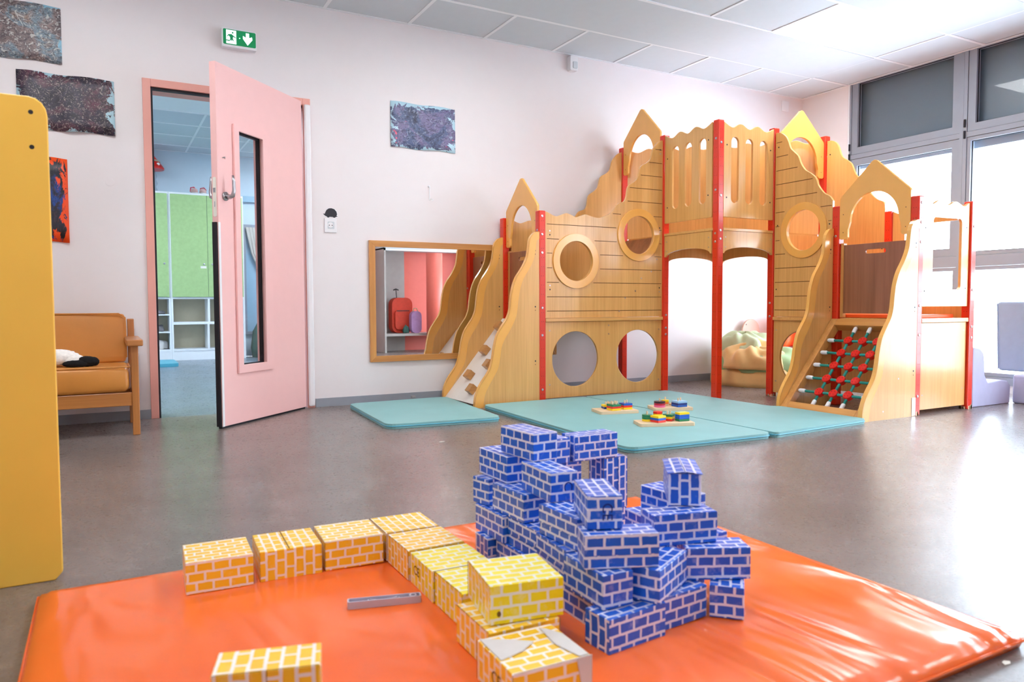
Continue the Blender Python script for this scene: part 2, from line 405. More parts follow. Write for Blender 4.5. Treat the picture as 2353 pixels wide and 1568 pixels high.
# ---------------------------------------------------------------- room shell
YB, XW, HC = 5.056, 6.046, 2.688      # back wall, window wall, ceiling height
XL, YF = -2.6, -.62
def struct(name, bm, m, parent=None, **k): return obj(name, bm, m, parent, kind='structure' if parent is None else None, **k)
struct('floor', bx(XL, XW+.1, YF, YB, -.05, 0), 'floor_marmoleum')
wb = BM(); slab(wb, xf('y', YB), [(XL, 0), (.262, 0), (.262, 2.055), (1.23, 2.055), (1.23, 0), (XW+.3, 0), (XW+.3, 2.95), (XL, 2.95)], [], .2)
wall_back = struct('wall_back', wb, 'wall_paint')
wall_right = struct('wall_right', bx(XW, XW+.18, 4.725, YB, 0, 2.95), 'wall_paint')
obj('pilaster', bx(XW-.012, XW+.168, 4.535, 4.724, 0, 2.95), 'wall_paint', wall_right, label='lighter window jamb strip')
obj('sill_wall', bx(XW+.01, XW+.14, YF, 4.534, 0, .06), 'white_metal', wall_right)
struct('wall_left', bx(XL-.15, XL, YF, YB, 0, 2.95), 'wall_paint')
def baseb(name, x0, x1):
    bm = BM(); box(bm, x0, x1, YB-.008, YB, 0, .058); box(bm, x0, x1, YB-.011, YB-.008, 0, .01); struct(name, bm, 'baseboard_grey')
baseb('baseboard_left', XL, .244); baseb('baseboard_back', 1.256, XW)
struct('baseboard_right', bx(XW-.008, XW, 4.725, YB-.012, 0, .058), 'baseboard_grey')

# front wall (seen only in the mirror): coral wall, cloakroom niche
struct('wall_front', bx(XL, 3.3, YF-.1, YF, 0, 2.95), 'wall_paint'); struct('wall_front_cloakroom', bx(3.3, XW+.2, YF-.1, YF, 0, 2.95), 'coral_paint')
struct('baseboard_front', bx(XL, 3.3, YF, YF+.01, 0, .06), 'baseboard_grey')

# suspended ceiling
ceil = struct('ceiling', bx(XL, XW+.1, YF, YB, HC+.06, HC+.08), 'black_rubber')
X1 = 5.555
rowsY = [YB, 4.541, 3.926, 3.336, 2.736, 2.136, 1.536, .936, .336, -.264, YF]
bars = BM()
bw = .012
tile_me = {}
LAMPS = []
def ctile(name, x0, x1, y0, y1, m='ceiling_tile', drop=0):
    dz = random.uniform(-.0012, .0012)
    key = (round(x1-x0, 3), round(y1-y0, 3), m)
    if key not in tile_me:
        o = obj(name, bx(x0+bw*.7, x1-bw*.7, y0+bw*.7, y1-bw*.7, HC+.004, HC+.018), m, ceil); tile_me[key] = o
    else:
        s = tile_me[key]; o = bpy.data.objects.new(name, s.data); COL.objects.link(o); o.parent = ceil
    o.location = Vector(((x0+x1)/2, (y0+y1)/2, HC+.004+dz))-wloc(ceil)
    o.rotation_euler = (random.uniform(-.003, .003), random.uniform(-.003, .003), 0)
for r in range(len(rowsY)-1):
    y1, y0 = rowsY[r], rowsY[r+1]
    box(bars, XL, XW, y0-bw, y0+bw, HC-.001, HC+.004)
    plank = r % 2 == 1
    ctile('ceiling_tile', X1, XW-.02, y0, y1)
    box(bars, X1-bw, X1+bw, y0+bw, y1-bw, HC-.001, HC+.004)
    if plank:
        ctile('ceiling_plank', XL, X1, y0, y1)
        continue
    x = X1; k = 0
    while x > XL:
        xa = max(x-.6, XL)
        if (r == 2 and k in (1, 5, 9)) or (r == 6 and k in (5, 9)) or (r == 8 and k == 1):  # the light over the castle is visible; all others are unseen, added for fill
            LAMPS.append((xa, x, y0, y1))
        else: ctile('ceiling_tile', xa, x, y0, y1)
        if x-.6 > XL: box(bars, xa-bw, xa+bw, y0+bw, y1-bw, HC-.001, HC+.004)
        x -= .6; k += 1
box(bars, XL, XW, YB-.02, YB, HC-.002, HC+.004); box(bars, XW-.022, XW, YF, YB-.02, HC-.002, HC+.004)
obj('ceiling_grid', bars, 'white_metal', ceil)
for i, (xa, xb, y0, y1) in enumerate(LAMPS):
    t = thing('ceiling_light', ['square flush ceiling light above the climbing castle, glowing white', 'square flush ceiling light above the doorway side of the room',
        'square flush ceiling light above the left wall', 'square flush ceiling light near the window, behind the viewer', 'square flush ceiling light in the middle, behind the viewer', 'square flush ceiling light over the left rear corner'][i], 'light',
        ((xa+xb)/2, (y0+y1)/2, HC), group='flush ceiling lights')
    obj('diffuser', bx(xa+.02, xb-.02, y0+.02, y1-.02, HC+.001, HC+.01), 'led_diffuser', t)
    fr = BM(); slab(fr, xf('z', HC-.001), rrect(xa+.012, xb-.012, y0+.012, y1-.012, .002, 1), [rrect(xa+.022, xb-.022, y0+.022, y1-.022, .002, 1)], .012)
    obj('lamp_frame', fr, 'white_metal', t)

# window wall: frames, transoms, sashes
GL = BM()
def window(name, y0, y1, first):
    w = thing(name, None, None, (XW, (y0+y1)/2, 0), kind='structure')
    f = BM()
    fn = xf('x', XW-.005)
    # one frame with a top light, a middle light and a low light
    holes = []
    a = .028
    top = (y0+a, y1-a, 2.05, HC-.001)
    mid = (y0+a, y1-a, 1.07 if not first else 1.07, 2.01)
    low = (y0+a, y1-a, .12, .985)
    slab(f, fn, [(y0, .06), (y1, .06), (y1, HC+.1), (y0, HC+.1)], [[(h[0], h[2]), (h[1], h[2]), (h[1], h[3]), (h[0], h[3])] for h in (top, mid, low)], .07)
    obj('window_frame', f, 'window_grey', w)
    s = BM()
    for (u0, u1, v0, v1), mg in ((top, .062), (mid, .062 if first else .03), (low, .03)):
        m0 = mg; vt = v1-(m0 if v1 < 2.5 else .0)
        slab(s, xf('x', XW+.002), [(u0+.003, v0+.003), (u1-.003, v0+.003), (u1-.003, v1-.003 if v1 < 2.5 else v1+.03), (u0+.003, v1-.003 if v1 < 2.5 else v1+.03)],
             [[(u0+m0, v0+m0), (u1-m0, v0+m0), (u1-m0, vt-.001), (u0+m0, vt-.001)]], .05)
    obj('sash', s, 'window_grey', w)
    g = BM(); slab(g, xf('x', XW+.03), [(top[0]+.01, top[2]+.01), (top[1]-.01, top[2]+.01), (top[1]-.01, top[3]-.001), (top[0]+.01, top[3]-.001)], [], .006); obj('pane', g, 'top_glass', w)
    for h in (mid, low):
        g = BM(); slab(g, xf('x', XW+.03), [(h[0]+.01, h[2]+.01), (h[1]-.01, h[2]+.01), (h[1]-.01, h[3]-.01), (h[0]+.01, h[3]-.01)], [], .006); obj('pane', g, 'clear_glass', w)
    k = BM()
    for h, mg in ((top, .062), (mid, .062 if first else .03)):
        slab(k, xf('x', XW+.022), [(h[0]+mg-.004, h[2]+mg-.004), (h[1]-mg+.004, h[2]+mg-.004), (h[1]-mg+.004, h[3]-(mg if h[3] < 2.5 else 0)+.002), (h[0]+mg-.004, h[3]-(mg if h[3] < 2.5 else 0)+.002)],
             [[(h[0]+mg+.006, h[2]+mg+.006), (h[1]-mg-.006, h[2]+mg+.006), (h[1]-mg-.006, h[3]-(mg if h[3] < 2.5 else 0)-.006), (h[0]+mg+.006, h[3]-(mg if h[3] < 2.5 else 0)-.006)]], .008)
    obj('gasket', k, 'black_rubber', w)
    # outside roller shutter box behind the top light, shutter edge under it
    obj('shutter_box', bx(XW+.09, XW+.3, y0, y1-.001, 1.985, 2.85), 'shutter_grey', w)
    obj('shutter_rail', bx(XW+.1, XW+.13, y0+.03, y1-.03, 1.93, 1.984), 'window_grey', w)
    hb = BM()
    for z in (2.0, 2.09):
        cyl(hb, (XW-.012, y1-.02 if first else y1-.015, z), (XW-.012, y1-.02 if first else y1-.015, z+.06), .008, 8)
    obj('hinge', hb, 'black_rubber', w)
ys = [4.534, 3.49, 2.40, 1.31, .22, YF]
for i in range(5): window('window_%d' % (i+1), ys[i+1]+.0005, ys[i]-.0005, i == 0)
struct('trim_1', bx(XW-.012, XW, 4.52, 4.534, 0, HC), 'white_metal')

# outside: pale ground and a clipped hedge behind a garden strip
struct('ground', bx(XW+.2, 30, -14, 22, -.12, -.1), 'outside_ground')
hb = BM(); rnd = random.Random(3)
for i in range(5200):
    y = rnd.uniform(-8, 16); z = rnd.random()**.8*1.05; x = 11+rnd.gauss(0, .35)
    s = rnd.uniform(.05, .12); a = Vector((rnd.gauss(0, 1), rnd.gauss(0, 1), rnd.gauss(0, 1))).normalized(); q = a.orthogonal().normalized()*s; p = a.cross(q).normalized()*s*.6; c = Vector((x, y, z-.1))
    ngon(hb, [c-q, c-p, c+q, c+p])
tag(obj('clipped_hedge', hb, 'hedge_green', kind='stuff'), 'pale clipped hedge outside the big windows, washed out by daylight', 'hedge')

# ---------------------------------------------------------------- doorway and open door
fr = BM()
for x0, x1 in ((.244, .289), (1.20, 1.25)):
    box(fr, x0, x1, YB-.012, YB+.2, 0, 2.073)
box(fr, .289, 1.20, YB-.012, YB+.2, 2.027, 2.073)
door = thing('door_1', None, None, (.75, YB, 0), kind='structure')
obj('door_frame', fr, 'door_frame_paint', door, bevel=.002)
gk = BM(); box(gk, .290, .300, YB+.004, YB+.03, 0, 2.026); box(gk, .300, 1.199, YB+.004, YB+.03, 2.012, 2.026)
box(gk, .290, .296, YB+.03, YB+.19, 0, 2.0)
obj('door_gasket', gk, 'black_rubber', door)
# leaf in its own frame: local x from hinge to free edge, y = thickness away from the viewer
HX, HY = 1.186, YB-.032
ang = math.atan2(4.425-HY, .578-HX); LW = math.hypot(.578-HX, 4.425-HY)
leaf = bpy.data.objects.new('door_leaf', None); COL.objects.link(leaf); leaf.parent = door
leaf.location = Vector((HX, HY, .012))-Vector(door.location); leaf.rotation_euler = (0, 0, ang)
def L(name, bm, m, **k): return obj(name, bm, m, leaf, local=True, **k)
# visible (room) side is local +y; window measured from the free edge
w0, w1, wz0, wz1 = LW-.475, LW-.134, .29, 1.722
i0, i1, iz0, iz1 = LW-.405, LW-.18, .338, 1.688
bm = BM(); slab(bm, xf('y', -.04), [(0, 0), (LW, 0), (LW, 2.035), (0, 2.035)], [[(i0-.01, iz0-.01), (i1+.01, iz0-.01), (i1+.01, iz1+.01), (i0-.01, iz1+.01)]], .04)
L('leaf_board', bm, 'pink_paint', bevel=.0015)
for side in (0, 1):
    bm = BM(); slab(bm, xf('y', .0005 if not side else -.0145-.04), [(w0, wz0), (w1, wz0), (w1, wz1), (w0, wz1)], [[(i0, iz0), (i1, iz0), (i1, iz1), (i0, iz1)]], .014)
    L('vision_frame', bm, 'pink_paint', bevel=.002)
bm = BM(); slab(bm, xf('y', -.036), [(i0-.009, iz0-.009), (i1+.009, iz0-.009), (i1+.009, iz1+.009), (i0-.009, iz1+.009)], [[(i0+.004, iz0+.004), (i1-.004, iz0+.004), (i1-.004, iz1-.004), (i0+.004, iz1-.004)]], .02)
L('vision_gasket', bm, 'black_rubber')
L('vision_pane', bx(i0-.008, i1+.008, -.028, -.022, iz0-.008, iz1+.008), 'clear_glass')
L('finger_brush', bx(LW, LW+.012, -.034, -.008, 0, 1.15), 'black_rubber')
L('edge_strip', bx(LW-.012, LW+.004, 0, .003, 0, 1.15), 'white_plastic')
bm = BM(); slab(bm, xf('x', LW), rrect(-.032, -.010, 1.18, 1.40, .01), [], .002)
L('lock_plate', bm, 'paper_white')
bm = BM(); box(bm, LW+.002, LW+.005, -.028, -.014, 1.315, 1.34); box(bm, LW+.002, LW+.0026, -.024, -.018, 1.235, 1.265); L('latch', bm, 'steel')
L('bottom_seal', bx(.0, LW, -.03, -.01, -.012, 0), 'black_rubber')
for sgn in (1, -1):
    y0 = .0 if sgn == 1 else -.04
    bm = BM(); hx = LW-.06; hz = 1.30
    cyl(bm, (hx, y0, hz), (hx, y0+sgn*.009, hz), .025, 20)
    tube(bm, [(hx, y0+sgn*.008, hz), (hx, y0+sgn*.035, hz-.004), (hx, y0+sgn*.052, hz+.002), (hx-.003, y0+sgn*.058, hz+.03), (hx-.006, y0+sgn*.055, hz+.08), (hx-.004, y0+sgn*.052, hz+.115)], .01, 12, radii=[.014, .013, .012, .0105, .009, .006])
    L('door_handle', bm, 'steel', smooth=True)
bm = BM(); tube(bm, [(LW-.065, .001, 1.512), (LW-.055, .01, 1.518), (LW-.045, .001, 1.513)], .0025, 6); L('coat_hook', bm, 'steel')
bm = BM(); box(bm, 1.205, 1.247, YB-.04, YB-.0125, .012, 2.03)
obj('hinge_guard', bm, 'white_plastic', door, bevel=.012, seg=3)

# ---------------------------------------------------------------- next room seen through the doorway
Y2 = 10.6
struct('floor_next_room', bx(-2.2, 4.6, YB, Y2, -.05, -.0005), 'floor_blue')
struct('wall_next_room', bx(-2.2, 4.6, Y2, Y2+.1, 0, 2.95), 'next_wall')
wn = BM(); box(wn, -2.3, -2.2, YB+.2, Y2+.1, 0, 2.95); box(wn, 4.6, 4.7, YB+.2, Y2+.1, 0, 2.95); struct('wall_next_room_side', wn, 'next_wall')
cn = struct('ceiling_next_room', bx(-2.2, 4.6, YB+.2, Y2, 2.72, 2.74), 'black_rubber')
by = [YB+.2, 5.93, 6.5, 7.1, 7.706, 8.414, 9.006, 9.591, 10.204, Y2]
xs = [-2.2+.68*i for i in range(11)]
lx = [1.0+.6*(i-6) for i in range(14)]
cb = BM(); nfill = []
for i in range(len(by)-1):
    box(cb, -2.2, 4.6, by[i+1]-.012, by[i+1]+.012, 2.689, 2.694)
    if i == 4:
        obj('ceiling_plank', bx(-2.2, 4.6, by[i]+.012, by[i+1]-.012, 2.694, 2.706), 'white_metal', cn); continue
    for a, b_ in zip(lx, lx[1:]):
        a = max(a, -2.2); b_ = min(b_, 4.6)
        if b_-a < .05: continue
        box(cb, b_-.012, b_+.012, by[i]+.012, by[i+1]-.012, 2.689, 2.694)
        if (i in (1, 6) and abs(a-2.2) < .05) or (i in (1, 5) and abs(a+.8) < .05): nfill.append((a, b_, by[i], by[i+1])); continue
        obj('ceiling_tile', bx(a+.008, b_-.008, by[i]+.008, by[i+1]-.008, 2.694, 2.706), 'ceiling_tile', cn)
obj('ceiling_grid', cb, 'white_metal', cn)
NL = ['square ceiling light of the next room, nearest the doorway on the right', 'square ceiling light of the next room, near its far left', 'square ceiling light of the next room seen through the door pane', 'square ceiling light of the next room, far left']
for i, (a, b_, c_, d_) in enumerate(nfill):  # panels added to the ceiling, standing in for the next room's bluish daylight
    tag(obj('ceiling_light', bx(a+.02, b_-.02, c_+.02, d_-.02, 2.69, 2.70), 'led_cool'), NL[i], 'light', 'ceiling lights of the next room')
# glazed inner window on the far wall, seen through the door pane
iw = thing('window_6', None, None, (2.2, Y2, 0), kind='structure')
bm = BM(); slab(bm, xf('y', Y2-.03), [(1.68, .30), (3.3, .30), (3.3, 1.79), (1.68, 1.79)], [[(1.72, .34), (3.26, .34), (3.26, 1.75), (1.72, 1.75)]], .03)
obj('window_frame', bm, 'window_grey', iw)
obj('window_view', bx(1.70, 3.28, Y2-.006, Y2-.001, .32, 1.77), 'blue_wall', iw)
obj('ledge', bx(1.5, 3.4, Y2-.05, Y2, 2.09, 2.17), 'blue_wall', iw)
bm = BM()
for k in range(14):
    x = 1.72+.02*k; tube(bm, [(1.73+k*.022, Y2-.05+.01*(k % 2), 1.75), (1.80+k*.015, Y2-.05+.01*(k % 2), 1.4), (1.93+k*.006, Y2-.045, 1.08)], .016, 6)
tag(obj('drawn_curtain', bm, 'curtain_grey', smooth=True), 'grey curtain gathered to one side of the inner window, seen through the door pane', 'curtain')
bm = BM(); lathe(bm, [(.16, 0), (.18, .06), (.15, .16), (.08, .22), (.03, .235)], (1.9, Y2-.25, .34), 14)
st = tag(obj('dark_bag', bm, 'cloth_darkgreen', smooth=True), 'dark shiny bag low in the inner window seen through the door pane', 'bag')
st.location.z = .0; st.scale = (1, 1, 2.2)

# ---------------------------------------------------------------- green wall cabinets of the next room
CY = 10.24
def cab(x0, x1, doors, label, cubbies):
    t = thing('storage_cabinet', label, 'cabinet', ((x0+x1)/2, CY, 0), group='cabinets along the far wall of the next room')
    bm = BM(); box(bm, x0, x0+.022, CY, Y2, 0, 2.12); box(bm, x1-.022, x1, CY, Y2, 0, 2.12); box(bm, x0+.022, x1-.022, CY, Y2, 2.098, 2.12)
    box(bm, x0+.022, x1-.022, CY, Y2, .78, .802); box(bm, x0+.022, x1-.022, CY, Y2, .12, .142); box(bm, x0+.022, x1-.022, CY+.005, CY+.02, 0, .12)
    obj('carcass', bm, 'white_metal', t)
    obj('back_panel', bx(x0+.022, x1-.022, Y2-.02, Y2-.004, .142, .78), 'cubby_beige', t)
    n = doors; w = (x1-x0-.03)/n
    for k in range(n):
        d = obj('cabinet_door', bx(x0+.015+k*w+.002, x0+.015+(k+1)*w-.002, CY-.018, CY, .806, 2.094), 'green_door', t)
        kx = x0+.015+(k+1)*w-.05 if k % 2 == 0 else x0+.015+k*w+.05
        b = BM(); lathe(b, [(.006, -.03), (.012, -.026), (.012, -.018), (.005, -.014), (.005, 0)], (kx, CY-.018, 1.222), 10, 'y'); obj('door_knob', b, 'steel', d)
        if k == 0 and n == 2: obj('name_tag', bx(kx-.04, kx+.03, CY-.019, CY-.018, 1.17, 1.20), 'paper_white', d)
    if cubbies == 'grid':
        mx = (x0+x1)/2
        obj('shelf_board', bx(x0+.022, x1-.022, CY, Y2-.02, .455, .487), 'white_metal', t)
        obj('divider', bx(mx-.012, mx+.012, CY, Y2-.02, .487, .78), 'white_metal', t); obj('divider', bx(mx-.022, mx+.002, CY, Y2-.02, .142, .455), 'white_metal', t)
    else:
        for z in (.36, .58): obj('shelf_board', bx(x0+.022, x1-.022, CY, Y2-.02, z-.008, z+.008), 'white_metal', t)
cab(.755, 1.64, 2, 'tall cabinet with two green doors over open white cubbies, right of the pair', 'grid')
cab(.24, .753, 1, 'tall cabinet with a green door over narrow shelves, left of the pair', 'shelves')
def heap(name, label, cat, c, r, m, seed):
    rnd = random.Random(seed); bm = BM(); bmesh.ops.create_icosphere(bm, subdivisions=3, radius=1)
    for v in bm.verts:
        k = 1+.22*math.sin(v.co.x*5+seed)*math.cos(v.co.y*4+seed*2)+rnd.uniform(-.07, .07)
        v.co = Vector((v.co.x*r[0]*k, v.co.y*r[1]*k, max(v.co.z, -.35)*r[2]*k))
    mz = min(v.co.z for v in bm.verts)
    for v in bm.verts: v.co += Vector((c[0], c[1], c[2]-mz))
    return tag(obj(name, bm, m, smooth=True), label, cat)
heap('folded_cloth', 'grey cloth bundle on the upper narrow shelf beyond the doorway', 'cloth', (.60, 10.40, .588), (.09, .08, .035), 'grey_cloth', 1)
heap('folded_cloth', 'grey cloth bundle on the middle narrow shelf beyond the doorway', 'cloth', (.60, 10.40, .368), (.08, .09, .06), 'grey_cloth', 2)
heap('folded_cloth', 'pale crumpled cloth on the lowest narrow shelf beyond the doorway', 'cloth', (.60, 10.40, .142), (.10, .09, .09), 'grey_paper', 3)
# mat on the next room's floor
bm = BM(); slab(bm, xf('z', 0), rrect(-.6, .745, 9.2, 9.9, .08), [], .04); tag(obj('floor_mat', bm, 'teal_vinyl_edge', bevel=.01), 'small teal mat on the floor of the next room', 'mat')
# toy jar with red roof, slippers on top of the cabinets
t = thing('bottle_house', 'clear plastic bottle lantern with a red pointed roof on the cabinet', 'toy', (.56, 10.38, 2.12))
bm = BM(); lathe(bm, [(.075, 0), (.085, .03), (.07, .07), (.088, .11), (.07, .16), (.085, .2), (.06, .27), (.05, .30)], (.56, 10.38, 2.12), 16); obj('bottle', bm, 'jar_plastic', t, smooth=True)
bm = BM(); lathe(bm, [(.165, 2.40), (.17, 2.42), (.15, 2.45), (.05, 2.58), (.05, 2.66)], (.56, 10.38, 0), 18); obj('roof', bm, 'red_plastic', t)
bm = BM(); lathe(bm, [(.118, 2.493), (.128, 2.497), (.118, 2.512), (.108, 2.512)], (.56, 10.38, 0), 18); obj('roof_band', bm, 'cubby_beige', t)
bm = BM(); lathe(bm, [(.018, 0), (.018, .006)], (.652, 10.26, 2.455), 10, 'y'); obj('roof_dot', bm, 'paper_white', t)
def slipper(x, label, rz):
    t = thing('slipper', label, 'shoe', (x, 10.34, 2.12), rz, group='slippers on the cabinet')
    bm = BM(); lathe(bm, [(.038, 0), (.042, .012), (.04, .02)], (0, 0, 0), 14, ry=1.6); obj('sole', bm, 'grey_paper', t, local=True)
    bm = BM(); lathe(bm, [(.04, .02), (.043, .04), (.036, .062), (.02, .075)], (0, 0, 0), 14, ry=1.5); obj('upper', bm, 'dusty_pink', t, local=True, smooth=True)
    bm = BM(); tube(bm, [(-.04, .02, .03), (-.03, .03, .085), (.01, .03, .095), (.038, .02, .06)], .007, 6); obj('strap', bm, 'toy_crimson', t, local=True, smooth=True)
slipper(1.065, 'pink baby shoe on the green cabinet, left of the pair', .3); slipper(1.17, 'pink baby shoe on the green cabinet, right of the pair', -.2)

# ---------------------------------------------------------------- things on the back wall
def picture(x0, x1, z0, z1, m, label, curl=.004, nx=12):
    bm = BM(); uvl = bm.loops.layers.uv.new('UVMap'); nz = 6
    g = [[bm.verts.new((x0+(x1-x0)*i/nx, YB-.004-curl*(math.sin(i*1.1)*.5+.5)*(1-j/nz)-.0015*math.sin(i*2+j), z0+(z1-z0)*j/nz+.004*math.sin(i*.9)*(1 if j in (0, nz) else 0))) for j in range(nz+1)] for i in range(nx+1)]
    for i in range(nx):
        for j in range(nz):
            f = bm.faces.new((g[i][j], g[i+1][j], g[i+1][j+1], g[i][j+1]))
            for l, (a, b_) in zip(f.loops, ((i, j), (i+1, j), (i+1, j+1), (i, j+1))): l[uvl].uv = (a/nx, b_/nz)
    o = obj('finger_painting', bm, m, smooth=True); s = o.modifiers.new('paper', 'SOLIDIFY'); s.thickness = .0008
    return tag(o, label, 'painting', 'finger paintings on the back wall')
picture(-.66, -.166, 2.09, 2.41, 'painting_grey', 'grey and pale blue swirled finger painting, topmost at the upper left', .01)
picture(-.392, .094, 1.709, 2.031, 'painting_dark', 'dark purple black finger painting on pale blue paper, beside the doorway', .02)
picture(-.48, -.158, 1.068, 1.552, 'painting_orange', 'upright finger painting in black and blue on orange paper', .015)
picture(1.815, 2.314, 1.816, 2.137, 'painting_blue', 'blue grey finger painting on light blue paper, alone above the mirror', .008)

# exit sign
t = thing('exit_sign', 'green lit emergency exit sign with running figure and down arrow', 'sign', (.803, YB, 2.32))
bm = BM(); slab(bm, xf('y', YB-.05), rrect(.698, .908, 2.322, 2.440, .008), [], .05); obj('sign_housing', bm, 'white_plastic', t, bevel=.003)
sy = YB-.0505
def flat(name, polys, m, yy, par):
    bm = BM()
    for P_ in polys: slab(bm, xf('y', yy), P_, [], .0006)
    return obj(name, bm, m, par)
flat('sign_face', [rrect(.706, .902, 2.337, 2.432, .008)], 'sign_green', sy, t)
flat('door_symbol', [[(.724, 2.343), (.784, 2.343), (.784, 2.427), (.724, 2.427)]], 'sign_white', sy-.0008, t)
flat('running_figure', [circ(.763, 2.412, .0055, 12), [(.738, 2.40), (.756, 2.403), (.768, 2.394), (.783, 2.384), (.783, 2.380), (.765, 2.387), (.764, 2.374), (.772, 2.358), (.778, 2.352), (.772, 2.349), (.762, 2.360), (.753, 2.370), (.740, 2.364), (.715, 2.366), (.714, 2.361), (.742, 2.357), (.748, 2.364), (.746, 2.384), (.738, 2.392), (.730, 2.384), (.727, 2.386)]], 'sign_green', sy-.0016, t)
flat('arrow', [[(.842, 2.423), (.862, 2.423), (.862, 2.395), (.879, 2.403), (.882, 2.385), (.852, 2.347), (.824, 2.385), (.824, 2.403), (.842, 2.395)]], 'sign_white', sy-.0008, t)
bm = BM(); cyl(bm, (.804, sy-.001, 2.384), (.804, sy-.003, 2.384), .0035, 10); obj('status_light', bm, 'sign_led', t)
# presence detector
t = thing('motion_sensor', 'small white motion sensor on the wall just under the ceiling', 'sensor', (3.345, YB, 2.55))
bm = BM(); slab(bm, xf('y', YB-.05), rrect(3.305, 3.375, 2.556, 2.672, .012), [], .05); obj('sensor_body', bm, 'white_plastic', t, bevel=.006)
bm = BM(); slab(bm, xf('y', YB-.057), rrect(3.328, 3.368, 2.575, 2.628, .008), [], .008); obj('sensor_lens', bm, 'ceiling_tile', t, bevel=.003)
t = tag(obj('wall_box', bx(5.752, 5.846, YB-.012, YB, 2.542, 2.64), 'white_plastic', bevel=.003), 'square white blanking box high on the wall near the window corner', 'box')
# socket and hedgehog sticker
t = thing('wall_socket', 'white wall socket under the black hedgehog sticker', 'socket', (1.377, YB, 1.19))
obj('socket_plate', bx(1.335, 1.419, YB-.009, YB, 1.192, 1.288), 'white_plastic', t, bevel=.003)
bm = BM(); slab(bm, xf('y', YB-.0095), rrect(1.356, 1.402, 1.216, 1.266, .006), [circ(1.376, 1.244, .018, 20)], .003); obj('socket_insert', bm, 'ceiling_tile', t)
bm = BM(); lathe(bm, [(.0035, -.001), (.0035, 0)], (1.367, YB-.0095, 1.241), 8, 'y'); lathe(bm, [(.0035, -.001), (.0035, 0)], (1.387, YB-.0095, 1.241), 8, 'y'); obj('pin_hole', bm, 'dark_screw', t)
t = thing('hedgehog_sticker', 'black hedgehog silhouette sticker above the wall socket', 'sticker', (1.377, YB, 1.29))
hog = [(1.327, 1.318), (1.340, 1.318), (1.344, 1.33), (1.352, 1.345), (1.368, 1.356), (1.386, 1.358), (1.406, 1.352), (1.420, 1.336), (1.424, 1.318), (1.420, 1.308), (1.428, 1.304), (1.418, 1.301), (1.412, 1.298), (1.408, 1.294), (1.398, 1.295), (1.394, 1.299), (1.372, 1.299), (1.366, 1.293), (1.356, 1.295), (1.353, 1.300), (1.342, 1.305)]
cxh, czh = 1.378, 1.322
flat('sticker_edge', [[(cxh+(x-cxh)*1.12, czh+(z-czh)*1.14-.001) for x, z in hog]], 'white_plastic', YB-.001, t)
flat('silhouette', [hog], 'black_print', YB-.002, t)
bm = BM(); tube(bm, [(2.105, YB-.001, 1.556), (2.105, YB-.012, 1.552), (2.104, YB-.014, 1.50), (2.103, YB-.014, 1.452), (2.118, YB-.03, 1.452), (2.126, YB-.035, 1.458), (2.118, YB-.03, 1.464), (2.108, YB-.016, 1.463)], .0028, 6)
cyl(bm, (2.105, YB, 1.556), (2.105, YB-.006, 1.556), .009, 10)
tag(obj('wall_hook', bm, 'white_metal', smooth=True), 'thin white wire hook screwed to the wall right of the hedgehog sticker', 'hook')
bm = BM(); lathe(bm, [(.026, 0), (.026, -.003), (.02, -.004)], (.057, YB, 1.436), 20, 'y'); tag(obj('cover_disc', bm, 'wall_paint'), 'small round wall-coloured cover plate left of the doorway', 'cover')

# mirror
t = thing('wall_mirror', 'low wide mirror in a pine frame behind the climbing castle', 'mirror', (2.42, YB, .292))
mx0, mx1, mz0, mz1, mw = 1.643, 3.19, .292, 1.150, .043
for P_, ax in (([(mx0, mz0), (mx1, mz0), (mx1-mw, mz0+mw), (mx0+mw, mz0+mw)], 'pine_x'), ([(mx0, mz1), (mx0+mw, mz1-mw), (mx1-mw, mz1-mw), (mx1, mz1)], 'pine_x'),
           ([(mx0, mz0), (mx0+mw, mz0+mw), (mx0+mw, mz1-mw), (mx0, mz1)], 'pine_z'), ([(mx1, mz0), (mx1, mz1), (mx1-mw, mz1-mw), (mx1-mw, mz0+mw)], 'pine_z')):
    bm = BM(); slab(bm, xf('y', YB-.022), P_, [], .022); obj('frame_rail', bm, ax, t, bevel=.0015)
obj('mirror_glass', bx(mx0+mw-.002, mx1-mw+.002, YB-.009, YB-.004, mz0+mw-.002, mz1-mw+.002), 'mirror_silver', t)

# cloakroom niche on the front wall, seen in the mirror
t = thing('cloakroom_niche', 'grey laminate cloakroom bay with low shelf, seen in the mirror', 'shelf', (4.1, YF, 0))
obj('side_board', bx(3.56, 3.585, YF, -.15, 0, 1.52), 'grey_laminate', t); obj('back_board', bx(3.585, 4.03, YF, YF+.03, 0, 1.50), 'grey_laminate', t)
obj('shelf_board', bx(3.585, 5.2, YF+.03, -.2, .235, .272), 'grey_laminate', t); obj('top_board', bx(3.56, 5.2, YF, -.15, 1.50, 1.80), 'ceiling_tile', t)
obj('top_rail', bx(3.56, 5.2, -.17, -.15, 1.48, 1.50), 'white_metal', t); obj('far_board', bx(5.2, 5.225, YF, -.15, 0, 1.8), 'grey_laminate', t)
bm = BM(); lathe(bm, [(.12, 0), (.12, 1.45)], (4.30, -.06, .03), 28); tag(obj('round_column', bm, 'coral_paint', smooth=True), 'round coral pink column in front of the cloakroom bay, seen in the mirror', 'column').location.z = 0
t = thing('backpack', 'red child backpack with pull-up handle leaning in the niche, seen in the mirror', 'bag', (3.88, -.42, .272))
bm = BM(); slab(bm, xf('y', -.50), rrect(3.74, 4.06, .275, .80, .10), [], .16); obj('bag_body', bm, 'backpack_red', t, bevel=.035, seg=3)
bm = BM(); slab(bm, xf('y', -.345), rrect(3.78, 4.02, .33, .62, .05), [], .035); obj('front_pocket', bm, 'backpack_red', t, bevel=.012)
